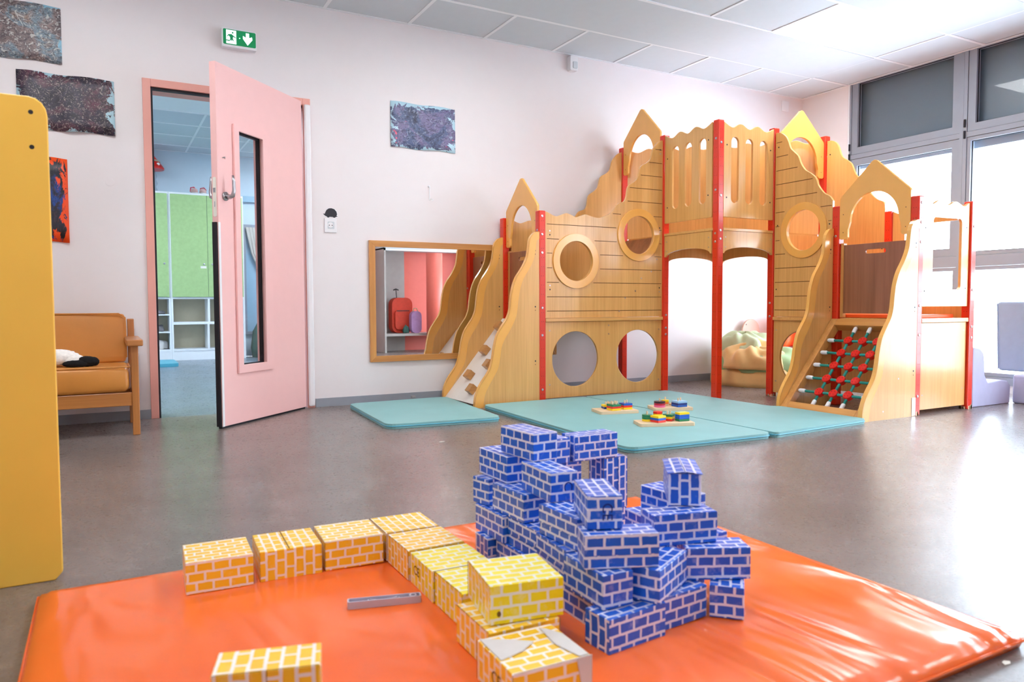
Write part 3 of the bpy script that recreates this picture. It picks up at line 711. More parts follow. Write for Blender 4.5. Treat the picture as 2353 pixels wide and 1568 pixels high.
obj('zip', bx(3.80, 4.0, -.308, -.302, .60, .612), 'dark_screw', t)
bm = BM(); tube(bm, [(3.86, -.47, .79), (3.85, -.47, .92)], .007, 6); tube(bm, [(3.81, -.47, .915), (3.85, -.47, .93), (3.89, -.47, .915)], .01, 6); obj('pull_handle', bm, 'dark_screw', t)
t = thing('small_backpack', 'small lilac see-through backpack beside the red one, seen in the mirror', 'bag', (4.08, -.26, .272))
bm = BM(); slab(bm, xf('y', -.30), rrect(3.99, 4.15, .273, .60, .07), [], .10); obj('bag_body', bm, 'backpack_lilac', t, bevel=.025, seg=3)
bm = BM(); tube(bm, [(4.03, -.25, .595), (4.05, -.25, .64), (4.09, -.25, .64), (4.11, -.25, .595)], .006, 6); obj('grab_loop', bm, 'green_cloth', t)
heap('crumpled_jacket', 'dark green cloth crumpled between the two backpacks, seen in the mirror', 'cloth', (3.92, -.255, .274), (.05, .03, .08), 'cloth_darkgreen', 5)

# ---------------------------------------------------------------- sofa, soft toy, yellow board
t = thing('wooden_sofa', 'orange-tan leather sofa with wooden arms beside the doorway', 'sofa', (-.5, 4.75, 0))
for sx in (.125, -1.165):
    for yy in (4.457, 4.94):
        bm = BM(); z1 = .482 if yy < 4.6 else .62
        box(bm, sx, sx+.036, yy, yy+.045, 0, z1)
        if yy > 4.6:
            for v in bm.verts:
                if v.co.z > .1: v.co.y += .04; 
        obj('leg', bm, 'sofa_wood', t, bevel=.004)
    obj('armrest', bx(sx-.02, sx+.058, 4.40, 4.98, .483, .517), 'sofa_wood_x', t, bevel=.006)
    obj('side_rail', bx(sx+.004, sx+.03, 4.502, 4.94, .17, .23), 'sofa_wood_x', t, bevel=.003)
obj('front_rail', bx(-1.129, .125, 4.462, 4.488, .160, .232), 'sofa_wood_x', t, bevel=.003)
obj('back_rail', bx(-1.129, .125, 4.95, 4.975, .17, .23), 'sofa_wood_x', t, bevel=.003)
def cushion(name, x0, x1, y0, y1, z0, z1, par, lean=0, m='tan_leather'):
    bm = BM(); bmesh.ops.create_grid(bm, x_segments=1, y_segments=1, size=1)
    bm.free(); bm = BM(); nx, ny, nz = 16, 8, 5
    bmesh.ops.create_cube(bm, size=1)
    bmesh.ops.subdivide_edges(bm, edges=bm.edges, cuts=7, use_grid_fill=True)
    for v in bm.verts:
        u = v.co*2
        r = 1-.02*((abs(u.x)**8)*(abs(u.y)**8)+(abs(u.x)**8)*(abs(u.z)**8)+(abs(u.z)**8)*(abs(u.y)**8))
        pz = 1+.04*(1-u.x**2)*(1-u.y**2); py = 1+.05*(1-u.x**2)*(1-u.z**2)
        wr = .004*math.sin(u.x*23+u.z*3)*(1-abs(u.y))*0+.003*math.sin(u.x*31+2*u.z)
        v.co = Vector(((x0+x1)/2+u.x*r*(x1-x0)/2, (y0+y1)/2+u.y*r*py*(y1-y0)/2+wr, (z0+z1)/2+u.z*r*pz*(z1-z0)/2))
        v.co.y += (v.co.z-z0)*lean
    o = obj(name, bm, m, par, smooth=True, bevel=.02, seg=3); return o
sc = cushion('seat_cushion', -1.12, .122, 4.45, 4.90, .234, .372, t)
bc = cushion('back_cushion', -1.12, .118, 4.83, 4.93, .37, .652, t, .18)
bm = BM(); tube(bm, [(-1.11, 4.452, .370), (.112, 4.452, .370), (.118, 4.47, .368), (.118, 4.80, .366)], .004, 6); obj('piping', bm, 'tan_leather', sc)
bm = BM(); tube(bm, [(-1.11, 4.875, .652), (.08, 4.875, .652), (.112, 4.87, .63), (.114, 4.83, .40)], .004, 6); obj('piping', bm, 'tan_leather', bc)

t = thing('soft_toy', 'black and white furry soft toy lying on the sofa seat', 'soft toy', (-.18, 4.62, .376))
def blob(bm, c, r, seed=0, sub=3, flat_=.0):
    b = BM(); bmesh.ops.create_icosphere(b, subdivisions=sub, radius=1); rnd = random.Random(seed)
    for v in b.verts:
        k = 1+rnd.uniform(-.05, .05)
        v.co = Vector((c[0]+v.co.x*r[0]*k, c[1]+v.co.y*r[1]*k, c[2]+max(v.co.z, -.8)*r[2]*k))
    me = bpy.data.meshes.new('tmp'); b.to_mesh(me); b.free(); bm.from_mesh(me); bpy.data.meshes.remove(me)
bm = BM(); blob(bm, (-.215, 4.62, .420), (.10, .07, .046), 1, 4); blob(bm, (-.15, 4.60, .405), (.06, .05, .036), 2, 4); obj('body', bm, 'plush_white', t, smooth=True)
bm = BM(); blob(bm, (-.085, 4.585, .398), (.055, .045, .030), 3, 4); blob(bm, (-.135, 4.555, .390), (.06, .03, .02), 4, 4); blob(bm, (-.06, 4.59, .397), (.036, .036, .026), 6, 4); obj('head', bm, 'plush_black', t, smooth=True)

t = thing('yellow_board', 'tall bright yellow play board with rounded corner and two black screws, at the left edge', 'board', (-.6, 2.185, 0))
yb_out = [(-.1075, .02), (-.1075, 1.17)]+[(-.1475+.04*math.cos(a), 1.17+.044*math.sin(a)) for a in (PI/8, PI/4, 3*PI/8, PI/2)]+[(-1.1, 1.214), (-1.1, 0), (-.125, 0)]
bm = BM(); slab(bm, xf('y', 2.185), yb_out, [], .022); obj('board_panel', bm, 'yellow_board', t, bevel=.004)
for z in (1.175, 1.090):
    bm = BM(); lathe(bm, [(.0055, -.0005), (.0055, .001)], (-.142, 2.185, z), 12, 'y'); obj('screw', bm, 'dark_screw', t)
obj('board_foot', bx(-.66, -.64, 2.2075, 2.55, 0, .5), 'yellow_board', t, bevel=.003)

# ---------------------------------------------------------------- foam seats by the window, beanbag corner
def profile(name, plane, val, pts, depth, m, par=None, bev=.02):
    bm = BM(); slab(bm, xf(plane, val), pts, [], depth); return obj(name, bm, m, par, bevel=bev, seg=3)
o = profile('foam_armchair', 'y', 2.80, [(5.03, 0), (5.025, .395), (5.05, .402), (5.115, .39), (5.152, .362), (5.164, .305), (5.170, .215), (5.212, .158), (5.371, .168), (5.45, .158), (5.49, .12), (5.485, 0)], .42, 'lilac_foam', None, .018)
tag(o, 'small lilac foam armchair on the floor, right of the castle', 'armchair')
t = thing('foam_sofa', 'low blue-grey foam sofa with a tall leaning back, cut by the right edge', 'sofa', (5.7, 2.3, 0))
obj('seat_block', bx(5.50, 5.98, 2.28, 2.795, 0, .198), 'lilac_foam', t, bevel=.015, seg=3)
bm = BM(); box(bm, 5.74, 5.86, 2.25, 3.02, .20, .702)
for v in bm.verts:
    if v.co.z > .5: v.co.x += .06; v.co.y += .05 if v.co.y > 2.5 else 0
obj('backrest', bm, 'bluegrey_foam', t, bevel=.02, seg=3)
bm = BM(); tube(bm, [(5.738, 3.015, .21), (5.80, 3.065, .69)], .004, 6); obj('piping', bm, 'bluegrey_foam', t)

# bench bed with cushions by the rear window corner
t = thing('low_bed', 'low bench with rose pink mattress and arched plywood end, behind the castle', 'bench', (5.6, 4.7, 0))
obj('bed_base', bx(5.30, 5.98, 3.75, 4.98, .10, .20), 'white_laminate', t, bevel=.004)
for x, y in ((5.32, 3.77), (5.94, 3.77), (5.32, 4.94), (5.94, 4.94)): obj('leg', bx(x, x+.03, y, y+.03, 0, .10), 'navy_plastic', t)
obj('mattress', bx(5.31, 5.97, 3.76, 4.97, .20, .275), 'rose_vinyl', t, bevel=.02, seg=3)
bm = BM(); slab(bm, xf('y', 4.982), [(5.20, .0), (5.42, 0), (5.42, .44)]+circ(5.31, .44, .11, 14, a0=0, a1=PI)[1:]+[], [], .018)
e = obj('bed_end', bm, 'pinkish_ply', t, bevel=.002)
bm = BM(); lathe(bm, [(.006, -.001), (.006, 0)], (5.245, 4.982, .50), 8, 'y'); obj('screw', bm, 'dark_screw', e)
def pillow(name, label, c, s, m, rz=0, tilt=0):
    bm = BM(); bmesh.ops.create_cube(bm, size=2); bmesh.ops.subdivide_edges(bm, edges=bm.edges, cuts=9, use_grid_fill=True)
    for v in bm.verts:
        u = v.co.copy(); k = (1-min(1, abs(u.x))**4*.9)*(1-min(1, abs(u.z))**4*.9)
        v.co = Vector((u.x*s[0]*(1-.08*(1-u.z**2)), u.y*s[1]*(.12+.88*max(k, 0)**.5), u.z*s[2]*(1-.08*(1-u.x**2))))
    bmesh.ops.rotate(bm, verts=bm.verts, cent=(0, 0, 0), matrix=Matrix.Rotation(tilt, 3, 'X'))
    bmesh.ops.rotate(bm, verts=bm.verts, cent=(0, 0, 0), matrix=Matrix.Rotation(rz, 3, 'Z'))
    mz = min(v.co.z for v in bm.verts)
    bmesh.ops.translate(bm, verts=bm.verts, vec=(c[0], c[1], c[2]-mz))
    return tag(obj(name, bm, m, smooth=True), label, 'cushion')
pillow('orange_cushion', 'orange cushion at the end of the pink bench, seen through the round hole', (5.66, 4.86, .276), (.17, .07, .16), 'orange_vinyl', .3, -.15)
pillow('fluffy_cushion', 'dusty pink fluffy cushion leaning against the orange one', (5.82, 4.66, .276), (.15, .06, .13), 'dusty_pink', .1, -.3)

# crumpled floor cushions: a sand base, folded green and sand covers on top
def drape(name, poly, c, m, par, amp, seed, hfun):
    bm = BM(); rnd = random.Random(seed); rings = 18; n = 56; g = []
    for i in range(rings+1):
        k = i/rings; ring = []
        for j in range(n):
            a = 2*PI*j/n
            R = poly(a); r = R*math.sin(k*PI/2)
            z = hfun(k, a)
            w = amp*math.sin(a*5+seed+k*4)*k+amp*.6*math.sin(a*9-k*7+seed*2)*k
            ring.append(bm.verts.new((c[0]+(r+w*.6)*math.cos(a), c[1]+(r+w*.6)*math.sin(a), max(c[2], c[2]+z+w*(1-k)*1.5+amp*.5*math.sin(k*9+a*3)*(1-k)))))
        g.append(ring)
    for a_, b_ in zip(g, g[1:]):
        for j in range(n):
            try: bm.faces.new((a_[j], a_[(j+1) % n], b_[(j+1) % n], b_[j]))
            except ValueError: pass
    bm.faces.new(g[-1])
    bmesh.ops.remove_doubles(bm, verts=g[0], dist=.0005)
    return obj(name, bm, m, par, smooth=True)
t = thing('floor_beanbag', 'crumpled sand and green floor beanbag behind the red posts', 'beanbag', (4.94, 4.6, 0))
el = lambda a, rx, ry, p=2.6: 1/((abs(math.cos(a))/rx)**p+(abs(math.sin(a))/ry)**p)**(1/p)
drape('base_cushion', lambda a: el(a, .33, .35), (4.94, 4.60, 0), 'orange_cloth', t, .018, 1, lambda k, a: .15*(1-k**6))
drape('green_cover', lambda a: el(a, .31, .33), (4.97, 4.60, .12), 'green_cloth', t, .035, 4, lambda k, a: .17*(1-k**4)*(1+.2*math.cos(a)))
drape('sand_cover', lambda a: el(a, .26, .27), (4.87, 4.54, .15), 'orange_cloth', t, .045, 7, lambda k, a: .19*(1-k**3)*(1+.15*math.sin(a+1)))
drape('mint_cover', lambda a: el(a, .22, .24), (4.96, 4.72, .24), 'mint_cloth', t, .045, 9, lambda k, a: .19*(1-k**2.5))

# ---------------------------------------------------------------- the climbing castle
XA, XB, XC, XD = 2.705, 3.825, 4.392, 4.952
Y5, Y1, Y2c, Y3, Y4 = 2.80, 3.36, 3.92, 4.48, 5.008
CA = thing('play_castle', 'large beech indoor climbing castle with red posts, wavy panels, pointed gables and two climbing ramps', 'climbing frame', (4.0, 4.0, 0))
HP = .0275
def screws(par, pts, fn, r=.0045, m='dark_screw'):
    bm = BM()
    for u, v in pts:
        P_ = circ(u, v, r, 8); slab(bm, fn, P_, [], -.0006)
    obj('panel_screw', bm, m, par, kind='stuff')
def post(x, y, h, bolts=(), chipped=False, top_z=None):
    bm = BM(); box(bm, x-HP, x+HP, y-HP, y+HP, .0, h)
    p = obj('post', bm, 'red_lacquer', CA, bevel=.007, seg=3)
    hb = BM()
    z = .062
    while z < h-.03:
        for d in (-.0085, .0085):
            for nx, ny in ((0, -1), (-1, 0), (1, 0)):
                c = Vector((x+nx*(HP+.0004)+(d if ny else 0), y+ny*(HP+.0004)+(d if nx else 0), z))
                r = .0021
                if ny: ngon(hb, [c+Vector((r*math.cos(k*PI/3), 0, r*math.sin(k*PI/3))) for k in range(6)])
                else: ngon(hb, [c+Vector((0, r*math.cos(k*PI/3), r*math.sin(k*PI/3))) for k in range(6)])
        z += .0641
    obj('screw_hole', hb, 'hole_dark', p, kind='stuff')
    for f, z in bolts:
        b = BM()
        if f == 'y': lathe(b, [(.0065, -.0035), (.0085, -.002), (.009, 0)], (x-.002, y-HP, z), 12, 'y')
        else: lathe(b, [(.0065, -.0035), (.0085, -.002), (.009, 0)], (x-HP, y-.002, z), 12, 'x')
        obj('bolt', b, 'steel', p)
    if chipped:
        c = BM()
        for k in range(9):
            a = random.uniform(-1, 1)*.024; s = random.uniform(.004, .012)
            box(c, x+a-s*.4, x+a+s*.4, y-HP-.001, y-HP+.002, .0, s*2.6)
            box(c, x-HP-.001, x-HP+.002, y+a-s*.4, y+a+s*.4, .0, s*2)
        obj('chipped_paint', c, 'pale_wood', p)
    return p
post(XA, 4.48, 1.352, [('y', z) for z in (1.313, 1.186, 1.058, .672, .479, .094)]+[('x', z) for z in (1.216, .832, .511, .127)])
post(XB, Y3, 1.99, [('y', .61), ('y', .51), ('y', .46)])
post(XB+.012, Y2c, 1.99, [('x', 1.86), ('x', 1.50), ('x', 1.195), ('x', 1.135), ('y', 1.83), ('y', 1.46), ('y', 1.215), ('y', 1.155)])
post(XC, Y2c, 1.99, [('x', .70), ('x', .60)], True)
post(XC, Y1, 1.352, [('x', 1.15)])
post(XC, Y5, 1.352, [('x', z) for z in (1.20, .80, .44, .12)]+[('y', z) for z in (1.31, 1.19, 1.07, .68, .50, .12)], True)
post(XD, Y5, 1.352, [('y', z) for z in (1.19, .78, .54, .47)], True)
post(XD, Y1, 1.352); post(XD, Y2c, 1.99, [('y', 1.83)]); post(XA-.005, 5.0, 1.352, [('x', 1.15)]); post(XB, 5.0, 1.99, [('y', 1.86)]); post(XC, Y3, 1.99)

G = 'beech_panel'
def carve(o, slots, fn, depth=.004):
    """mill shallow grooves into the face of a panel"""
    bm = BM()
    for u0, u1, v0, v1 in slots:
        c = [bm.verts.new(fn(u, v, w)) for w in (-.01, depth) for u, v in ((u0, v0), (u1, v0), (u1, v1), (u0, v1))]
        for f in ((0, 3, 2, 1), (4, 5, 6, 7), (0, 1, 5, 4), (1, 2, 6, 5), (2, 3, 7, 6), (3, 0, 4, 7)):
            bm.faces.new([c[i] for i in f]).material_index = 1
    bmesh.ops.recalc_face_normals(bm, faces=bm.faces)
    me = bpy.data.meshes.new('cut'); off = wloc(o)
    bmesh.ops.translate(bm, verts=bm.verts, vec=-off)
    bm.to_mesh(me); bm.free()
    me.materials.append(o.data.materials[0]); me.materials.append(MATS['groove_brown'])
    o.data.materials.append(MATS['groove_brown'])
    c = bpy.data.objects.new('cut', me); COL.objects.link(c); c.parent = o
    md = o.modifiers.new('groove', 'BOOLEAN'); md.operation = 'DIFFERENCE'; md.object = c; md.solver = 'EXACT'
    c.parent = None; c.location = off
    bpy.context.view_layer.update()
    dg = bpy.context.evaluated_depsgraph_get(); nm = bpy.data.meshes.new_from_object(o.evaluated_get(dg))
    o.modifiers.clear(); o.data = nm
    bpy.data.objects.remove(c)
def panel(name, plane, val, out, holes=(), t=.018, m=G, par=CA, bevel=.002, side=None):
    bm = BM(); slab(bm, xf(plane, val), out, holes, t)
    return obj(name, bm, m, par, bevel=bevel)
def ring(plane, val, cx, cy, par, w=-.010):
    bm = BM(); slab(bm, xf(plane, val), circ(cx, cy, .197, 56), [circ(cx, cy, .143, 56)], w)
    return obj('ring', bm, 'yellow_lacquer', par, bevel=.004, seg=3)
# long front panel
RISE = [(3.302, 1.366), (3.335, 1.395), (3.375, 1.442), (3.43, 1.462), (3.452, 1.50), (3.468, 1.575), (3.52, 1.612), (3.56, 1.65), (3.585, 1.731), (3.64, 1.765), (3.68, 1.80), (3.705, 1.875), (3.745, 1.925), (3.78, 1.947), (3.798, 1.95)]
WAVE = [(2.737, 1.35), (2.755, 1.345), (2.823, 1.32), (2.87, 1.331), (2.915, 1.346), (2.96, 1.335), (3.002, 1.322), (3.045, 1.335), (3.085, 1.347), (3.14, 1.333), (3.187, 1.326), (3.24, 1.337)]
top = smooth(WAVE+RISE, 4)
PY = 4.470
fp = panel('wall_panel', 'y', PY, [(2.737, .599)]+top+[(3.798, .599)], [circ(2.997, 1.007, .144, 56), circ(3.565, 1.217, .144, 56)], bevel=0)
gz = .0022
sl = [(2.752, 3.355, 1.262), (3.77, 3.79, 1.262), (2.752, 2.852, 1.159), (3.16, 3.36, 1.159), (3.768, 3.79, 1.159), (2.752, 2.795, 1.058), (3.21, 3.42, 1.058), (3.72, 3.79, 1.058),
      (2.752, 2.795, .955), (3.21, 3.79, .955), (2.752, 2.852, .852), (3.15, 3.79, .852), (2.752, 3.79, .749), (2.752, 3.79, .648),
      (3.325, 3.40, 1.365), (3.71, 3.79, 1.365), (3.462, 3.79, 1.467), (3.482, 3.79, 1.569), (3.585, 3.79, 1.670), (3.665, 3.79, 1.772), (3.725, 3.79, 1.875)]
carve(fp, [(a, b_, z-gz, z+gz) for a, b_, z in sl], xf('y', PY))
ring('y', PY, 2.997, 1.007, fp); ring('y', PY, 3.565, 1.217, fp)
screws(fp, [(2.776, 1.187), (2.777, .801), (3.772, 1.875), (3.77, 1.28), (3.77, .82)], xf('y', PY-.0005), .0055)
screws(fp, [(2.776, 1.215), (2.777, .83), (3.772, 1.845), (3.77, 1.25), (3.77, .79), (3.745, 1.039), (3.69, .945), (3.594, .892), (3.537, .795), (3.442, .742), (3.386, .643)], xf('y', PY-.0005), .0055, 'steel')
lp = panel('wall_panel', 'y', PY+.003, [(2.737, .025), (3.798, .025), (3.798, .572), (2.737, .572)], [circ(2.997, .30, .20, 56), circ(3.565, .30, .20, 56)])
screws(lp, [(2.775, .509), (2.775, .123), (3.292, .539), (3.292, .475), (3.77, .50), (3.77, .11)], xf('y', PY+.0025), .0055, 'steel')
# decks
bm = BM(); slab(bm, xf('z', .573), [(2.735, 4.458), (3.80, 4.458), (3.80, 4.975), (2.735, 4.975)], [], .024); obj('deck_board', bm, 'beech_panel_x', CA, bevel=.002)
bm = BM(); slab(bm, xf('z', .573), [(4.360, 3.390), (4.390, 3.390), (4.390, 2.832), (4.978, 2.832), (4.978, 3.885), (4.360, 3.885)], [], .024); obj('deck_board', bm, 'beech_panel_x', CA, bevel=.002)
obj('deck_edge', bx(4.424, 4.922, 2.776, 2.83, .573, .599), 'beech_panel_x', CA, bevel=.002)
bm = BM(); slab(bm, xf('z', 1.216), [(3.798, 3.95), (3.868, 3.892), (4.36, 3.892), (4.42, 3.95), (4.92, 3.95), (4.42, 4.44), (4.36, 4.51), (3.86, 4.97), (3.855, 4.52), (3.798, 4.45)], [], .018); obj('deck_board', bm, 'beech_panel_x', CA, bevel=.001)
# rear long panel
panel('wall_panel', 'y', 4.985, [(2.737, .60)]+smooth(WAVE[1:]+RISE, 3)+[(3.798, .60)])
panel('valance', 'y', 4.985, [(2.737, .44), (2.737, .572), (3.798, .572), (3.798, .44)]+smooth([(3.66, .49), (3.27, .53), (2.88, .49), (2.737, .44)], 4)[:-1])
# ladder ramp inside the long bay
bm = BM(); slab(bm, xf('y', 4.55), [(3.36, .60), (3.40, .60), (3.79, 1.19), (3.79, 1.215)], [], .36); rp = obj('inner_ramp', bm, 'brown_ply', CA)
# tower rails
def wavetop(a, b_, n=3, z=1.980, lo=1.949):
    s = 1 if b_ > a else -1; L_ = abs(b_-a); P_ = []
    for k in range(2*n+1): P_.append((a+s*L_*k/(2*n), z if k % 2 == 0 else lo))
    return smooth(P_, 5)
def rail(plane, val, u0, u1, slots, lo=1.312, t=-.018, n=3):
    holes = []
    for c in slots: holes.append(circ(c, 1.845, .036, 14, a0=0, a1=PI)+circ(c, 1.451, .036, 14, a0=PI, a1=2*PI))
    r = panel('slotted_rail', plane, val, [(u0, lo)]+wavetop(u0, u1, n)+[(u1, lo)], holes, t=t, bevel=.003)
    return r
r1 = rail('x', XB-.022, 3.95, 4.452, (4.332, 4.194, 4.045), t=.018)
screws(r1, [(4.42, 1.80), (4.42, 1.43), (3.985, 1.86), (3.985, 1.47)], xf('x', XB-.0225), .0055)
r2 = rail('y', Y2c-.022, 3.866, 4.364, (3.975, 4.116, 4.258), t=.018)
screws(r2, [(3.895, 1.82), (3.895, 1.45), (4.33, 1.82), (4.33, 1.44)], xf('y', Y2c-.0225), .0055)
def valance(plane, val, u0, u1, t=.018, z0=1.055, z1=1.104, zt=1.2155):
    c = (u0+u1)/2; w = (u1-u0)/2
    arc = [(u1, z0)]+[(c+w*.95*math.cos(a), z0+(z1-z0)*math.sin(a)) for a in [PI*k/16 for k in range(0, 17)]]+[(u0, z0)]
    return panel('arched_valance', plane, val, [(u0, zt), (u1, zt)]+arc, t=t)
v1 = valance('x', XB-.022, 3.95, 4.452); v2 = valance('y', Y2c-.022, 3.866, 4.364)
for v, fn in ((v1, xf('x', XB-.0225)), (v2, xf('y', Y2c-.0225))):
    a, b_ = (3.975, 4.425) if v is v1 else (3.89, 4.34)
    screws(v, [(a, 1.17), (a, 1.10), (b_, 1.17), (b_, 1.10)], fn, .0045, 'steel')
valance('y', Y3-.005, 3.856, 4.362, z0=1.02, z1=1.06); valance('x', XC-.005, 3.95, 4.45, z0=1.02, z1=1.06)
valance('x', XB-.005, 4.51, 4.97); valance('y', Y2c-.005, 4.42, 4.922)
def diag(p, q, label=None):
    P0 = Vector(p); D = (Vector(q)-P0); L_ = D.length; D.normalize()
    pl = ((P0.x, P0.y), (D.x, D.y))
    panel('wall_panel', pl, 0, [(.035, 1.236)]+wavetop(.035, L_-.035, 4, 1.975, 1.945)+[(L_-.035, 1.236)], t=.018)
    bm = BM(); slab(bm, xf(pl, 0), [(.035, 1.10), (L_-.035, 1.10), (L_-.035, 1.2155), (.035, 1.2155)], [], .018); obj('beam', bm, G, CA)
diag((XB, 5.0), (XC, Y3)); diag((XC, Y3), (XD, Y2c))
# right stepped side panel facing left
SX = 4.374
c2 = [(3.888, 1.95), (3.845, 1.942), (3.80, 1.908), (3.775, 1.865), (3.755, 1.815), (3.715, 1.775), (3.686, 1.745), (3.662, 1.69), (3.625, 1.64), (3.575, 1.607), (3.535, 1.57), (3.512, 1.515), (3.465, 1.457), (3.42, 1.430), (3.392, 1.395)]
sp_ = panel('wall_panel', 'x', SX, [(3.888, .599)]+smooth(c2, 4)+[(3.392, .599)], [circ(3.629, 1.216, .144, 56)], bevel=0)
sl = [(3.83, 3.88, 1.875), (3.775, 3.88, 1.772), (3.69, 3.88, 1.670), (3.56, 3.88, 1.569), (3.52, 3.88, 1.467), (3.40, 3.49, 1.365), (3.80, 3.88, 1.365), (3.40, 3.425, 1.262), (3.845, 3.88, 1.262), (3.40, 3.422, 1.159), (3.842, 3.88, 1.159),
      (3.40, 3.46, 1.058), (3.79, 3.88, 1.058), (3.40, 3.88, .955), (3.40, 3.88, .852), (3.40, 3.88, .749), (3.40, 3.88, .648)]
carve(sp_, [(a, b_, z-gz, z+gz) for a, b_, z in sl], xf('x', SX))
ring('x', SX, 3.629, 1.216, sp_)
screws(sp_, [(3.86, 1.84), (3.862, 1.27), (3.866, .80), (3.415, 1.24)], xf('x', SX-.0005), .0055)
lp2 = panel('wall_panel', 'x', SX+.003, [(3.392, .033), (3.888, .033), (3.888, .572), (3.392, .572)], [circ(3.629, .30, .20, 56)])
screws(lp2, [(3.865, .50), (3.862, .12)], xf('x', SX+.0025), .0055, 'steel')
# rear right panels
c3 = [(3.888, 1.948), (3.842, 1.943), (3.795, 1.904), (3.758, 1.812), (3.704, 1.769), (3.672, 1.737), (3.64, 1.663), (3.601, 1.619), (3.55, 1.57), (3.506, 1.494), (3.46, 1.451), (3.403, 1.422), (3.392, 1.37)]
rr = panel('wall_panel', 'x', 4.938, [(3.888, .599)]+smooth(c3, 4)+[(3.392, .599)])
screws(rr, [(3.86, 1.84), (3.41, 1.13), (3.41, 1.09)], xf('x', 4.9375), .0055)
rw = panel('wall_panel', 'x', 4.938, [(3.33, .599)]+smooth([(3.33, 1.345), (3.282, 1.324), (3.233, 1.318), (3.18, 1.343), (3.12, 1.318), (3.05, 1.343), (2.98, 1.318), (2.90, 1.343), (2.83, 1.335)], 4)+[(2.83, .599)], [rrect(2.846, 3.24, .74, 1.24, .03)])
screws(rw, [(3.30, 1.13), (3.30, 1.09)], xf('x', 4.9375), .0055)
panel('wall_panel', 'x', 4.938, [(2.83, .025), (3.33, .025), (3.33, .572), (2.83, .572)])
panel('wall_panel', 'x', 4.938, [(3.392, .025), (3.888, .025), (3.888, .572), (3.392, .572)])
obj('deck_mat', bx(4.42, 4.90, 2.86, 3.86, .598, .622), 'orange_vinyl', CA, bevel=.006)
# front window panel between the two right posts
wp = panel('window_panel', 'y', 2.785, [(4.424, .673)]+smooth([(4.424, 1.325), (4.457, 1.338), (4.525, 1.313), (4.593, 1.339), (4.68, 1.313), (4.766, 1.341), (4.855, 1.315), (4.90, 1.335), (4.920, 1.341)], 4)+[(4.920, .673)], [rrect(4.536, 4.838, .781, 1.233, .03)], bevel=.003)
screws(wp, [(4.455, 1.16), (4.455, .77), (4.89, 1.18), (4.89, .79)], xf('y', 2.7845), .005)
lw = panel('wall_panel', 'y', 2.788, [(4.424, .028), (4.920, .028), (4.920, .572), (4.424, .572)])
screws(lw, [(4.46, .50), (4.46, .12), (4.89, .52), (4.89, .14)], xf('y', 2.7875), .004, 'steel')
# pointed gables
def gable(plane, val, a, b_, dz=0, t=.02):
    c = (a+b_)/2; w = b_-a; z = dz
    out = [(a, 1.135+z), (a, 1.392+z), (a+.006, 1.405+z), (c-.032, 1.598+z), (c-.018, 1.612+z), (c, 1.618+z), (c+.018, 1.612+z), (c+.032, 1.598+z), (b_-.006, 1.405+z), (b_, 1.392+z), (b_, 1.135+z), (b_-.012, 1.124+z), (b_-.052, 1.124+z), (b_-.063, 1.137+z)]
    ri = w/2-.078
    arc = [(b_-.063, 1.19+z)]+[(c+ri*math.cos(x), 1.235+z+(.182)*math.sin(x)) for x in [PI*k/22 for k in range(23)]]+[(a+.063, 1.19+z)]
    g_ = panel('pointed_gable', plane, val, out+arc+[(a+.063, 1.137+z), (a+.052, 1.124+z), (a+.012, 1.124+z)], m='yellow_lacquer', t=t, bevel=.005)
    screws(g_, [(a+.03, 1.17+z), (a+.03, 1.29+z), (b_-.03, 1.17+z), (b_-.03, 1.29+z)], xf(plane, val-.0004), .0035, 'groove_brown')
gable('x', 2.695, 4.509, 4.971); gable('x', 3.802, 4.509, 4.971, .632); gable('y', 3.905, 4.421, 4.923, .537); gable('x', 4.366, 2.829, 3.331)
# removable entry boards with hand slot
def gate(x, y0, y1, z0, z1, ys, m='brown_ply'):
    panel('entry_board', 'x', x, [(y0, z0), (y1, z0), (y1, z1), (y0, z1)], [rrect(ys-.072, ys+.072, 1.02, 1.047, .013)], t=.012, m=m, bevel=.002)
    for yy in ((y1, y1+.022),): obj('cleat', bx(x-.004, x+.03, yy[0], yy[1], .60, 1.10), 'pine_z', CA, bevel=.002)
gate(4.384, 2.835, 3.305, .628, 1.087, 3.073); gate(2.712, 4.515, 4.945, .622, 1.088, 4.735)

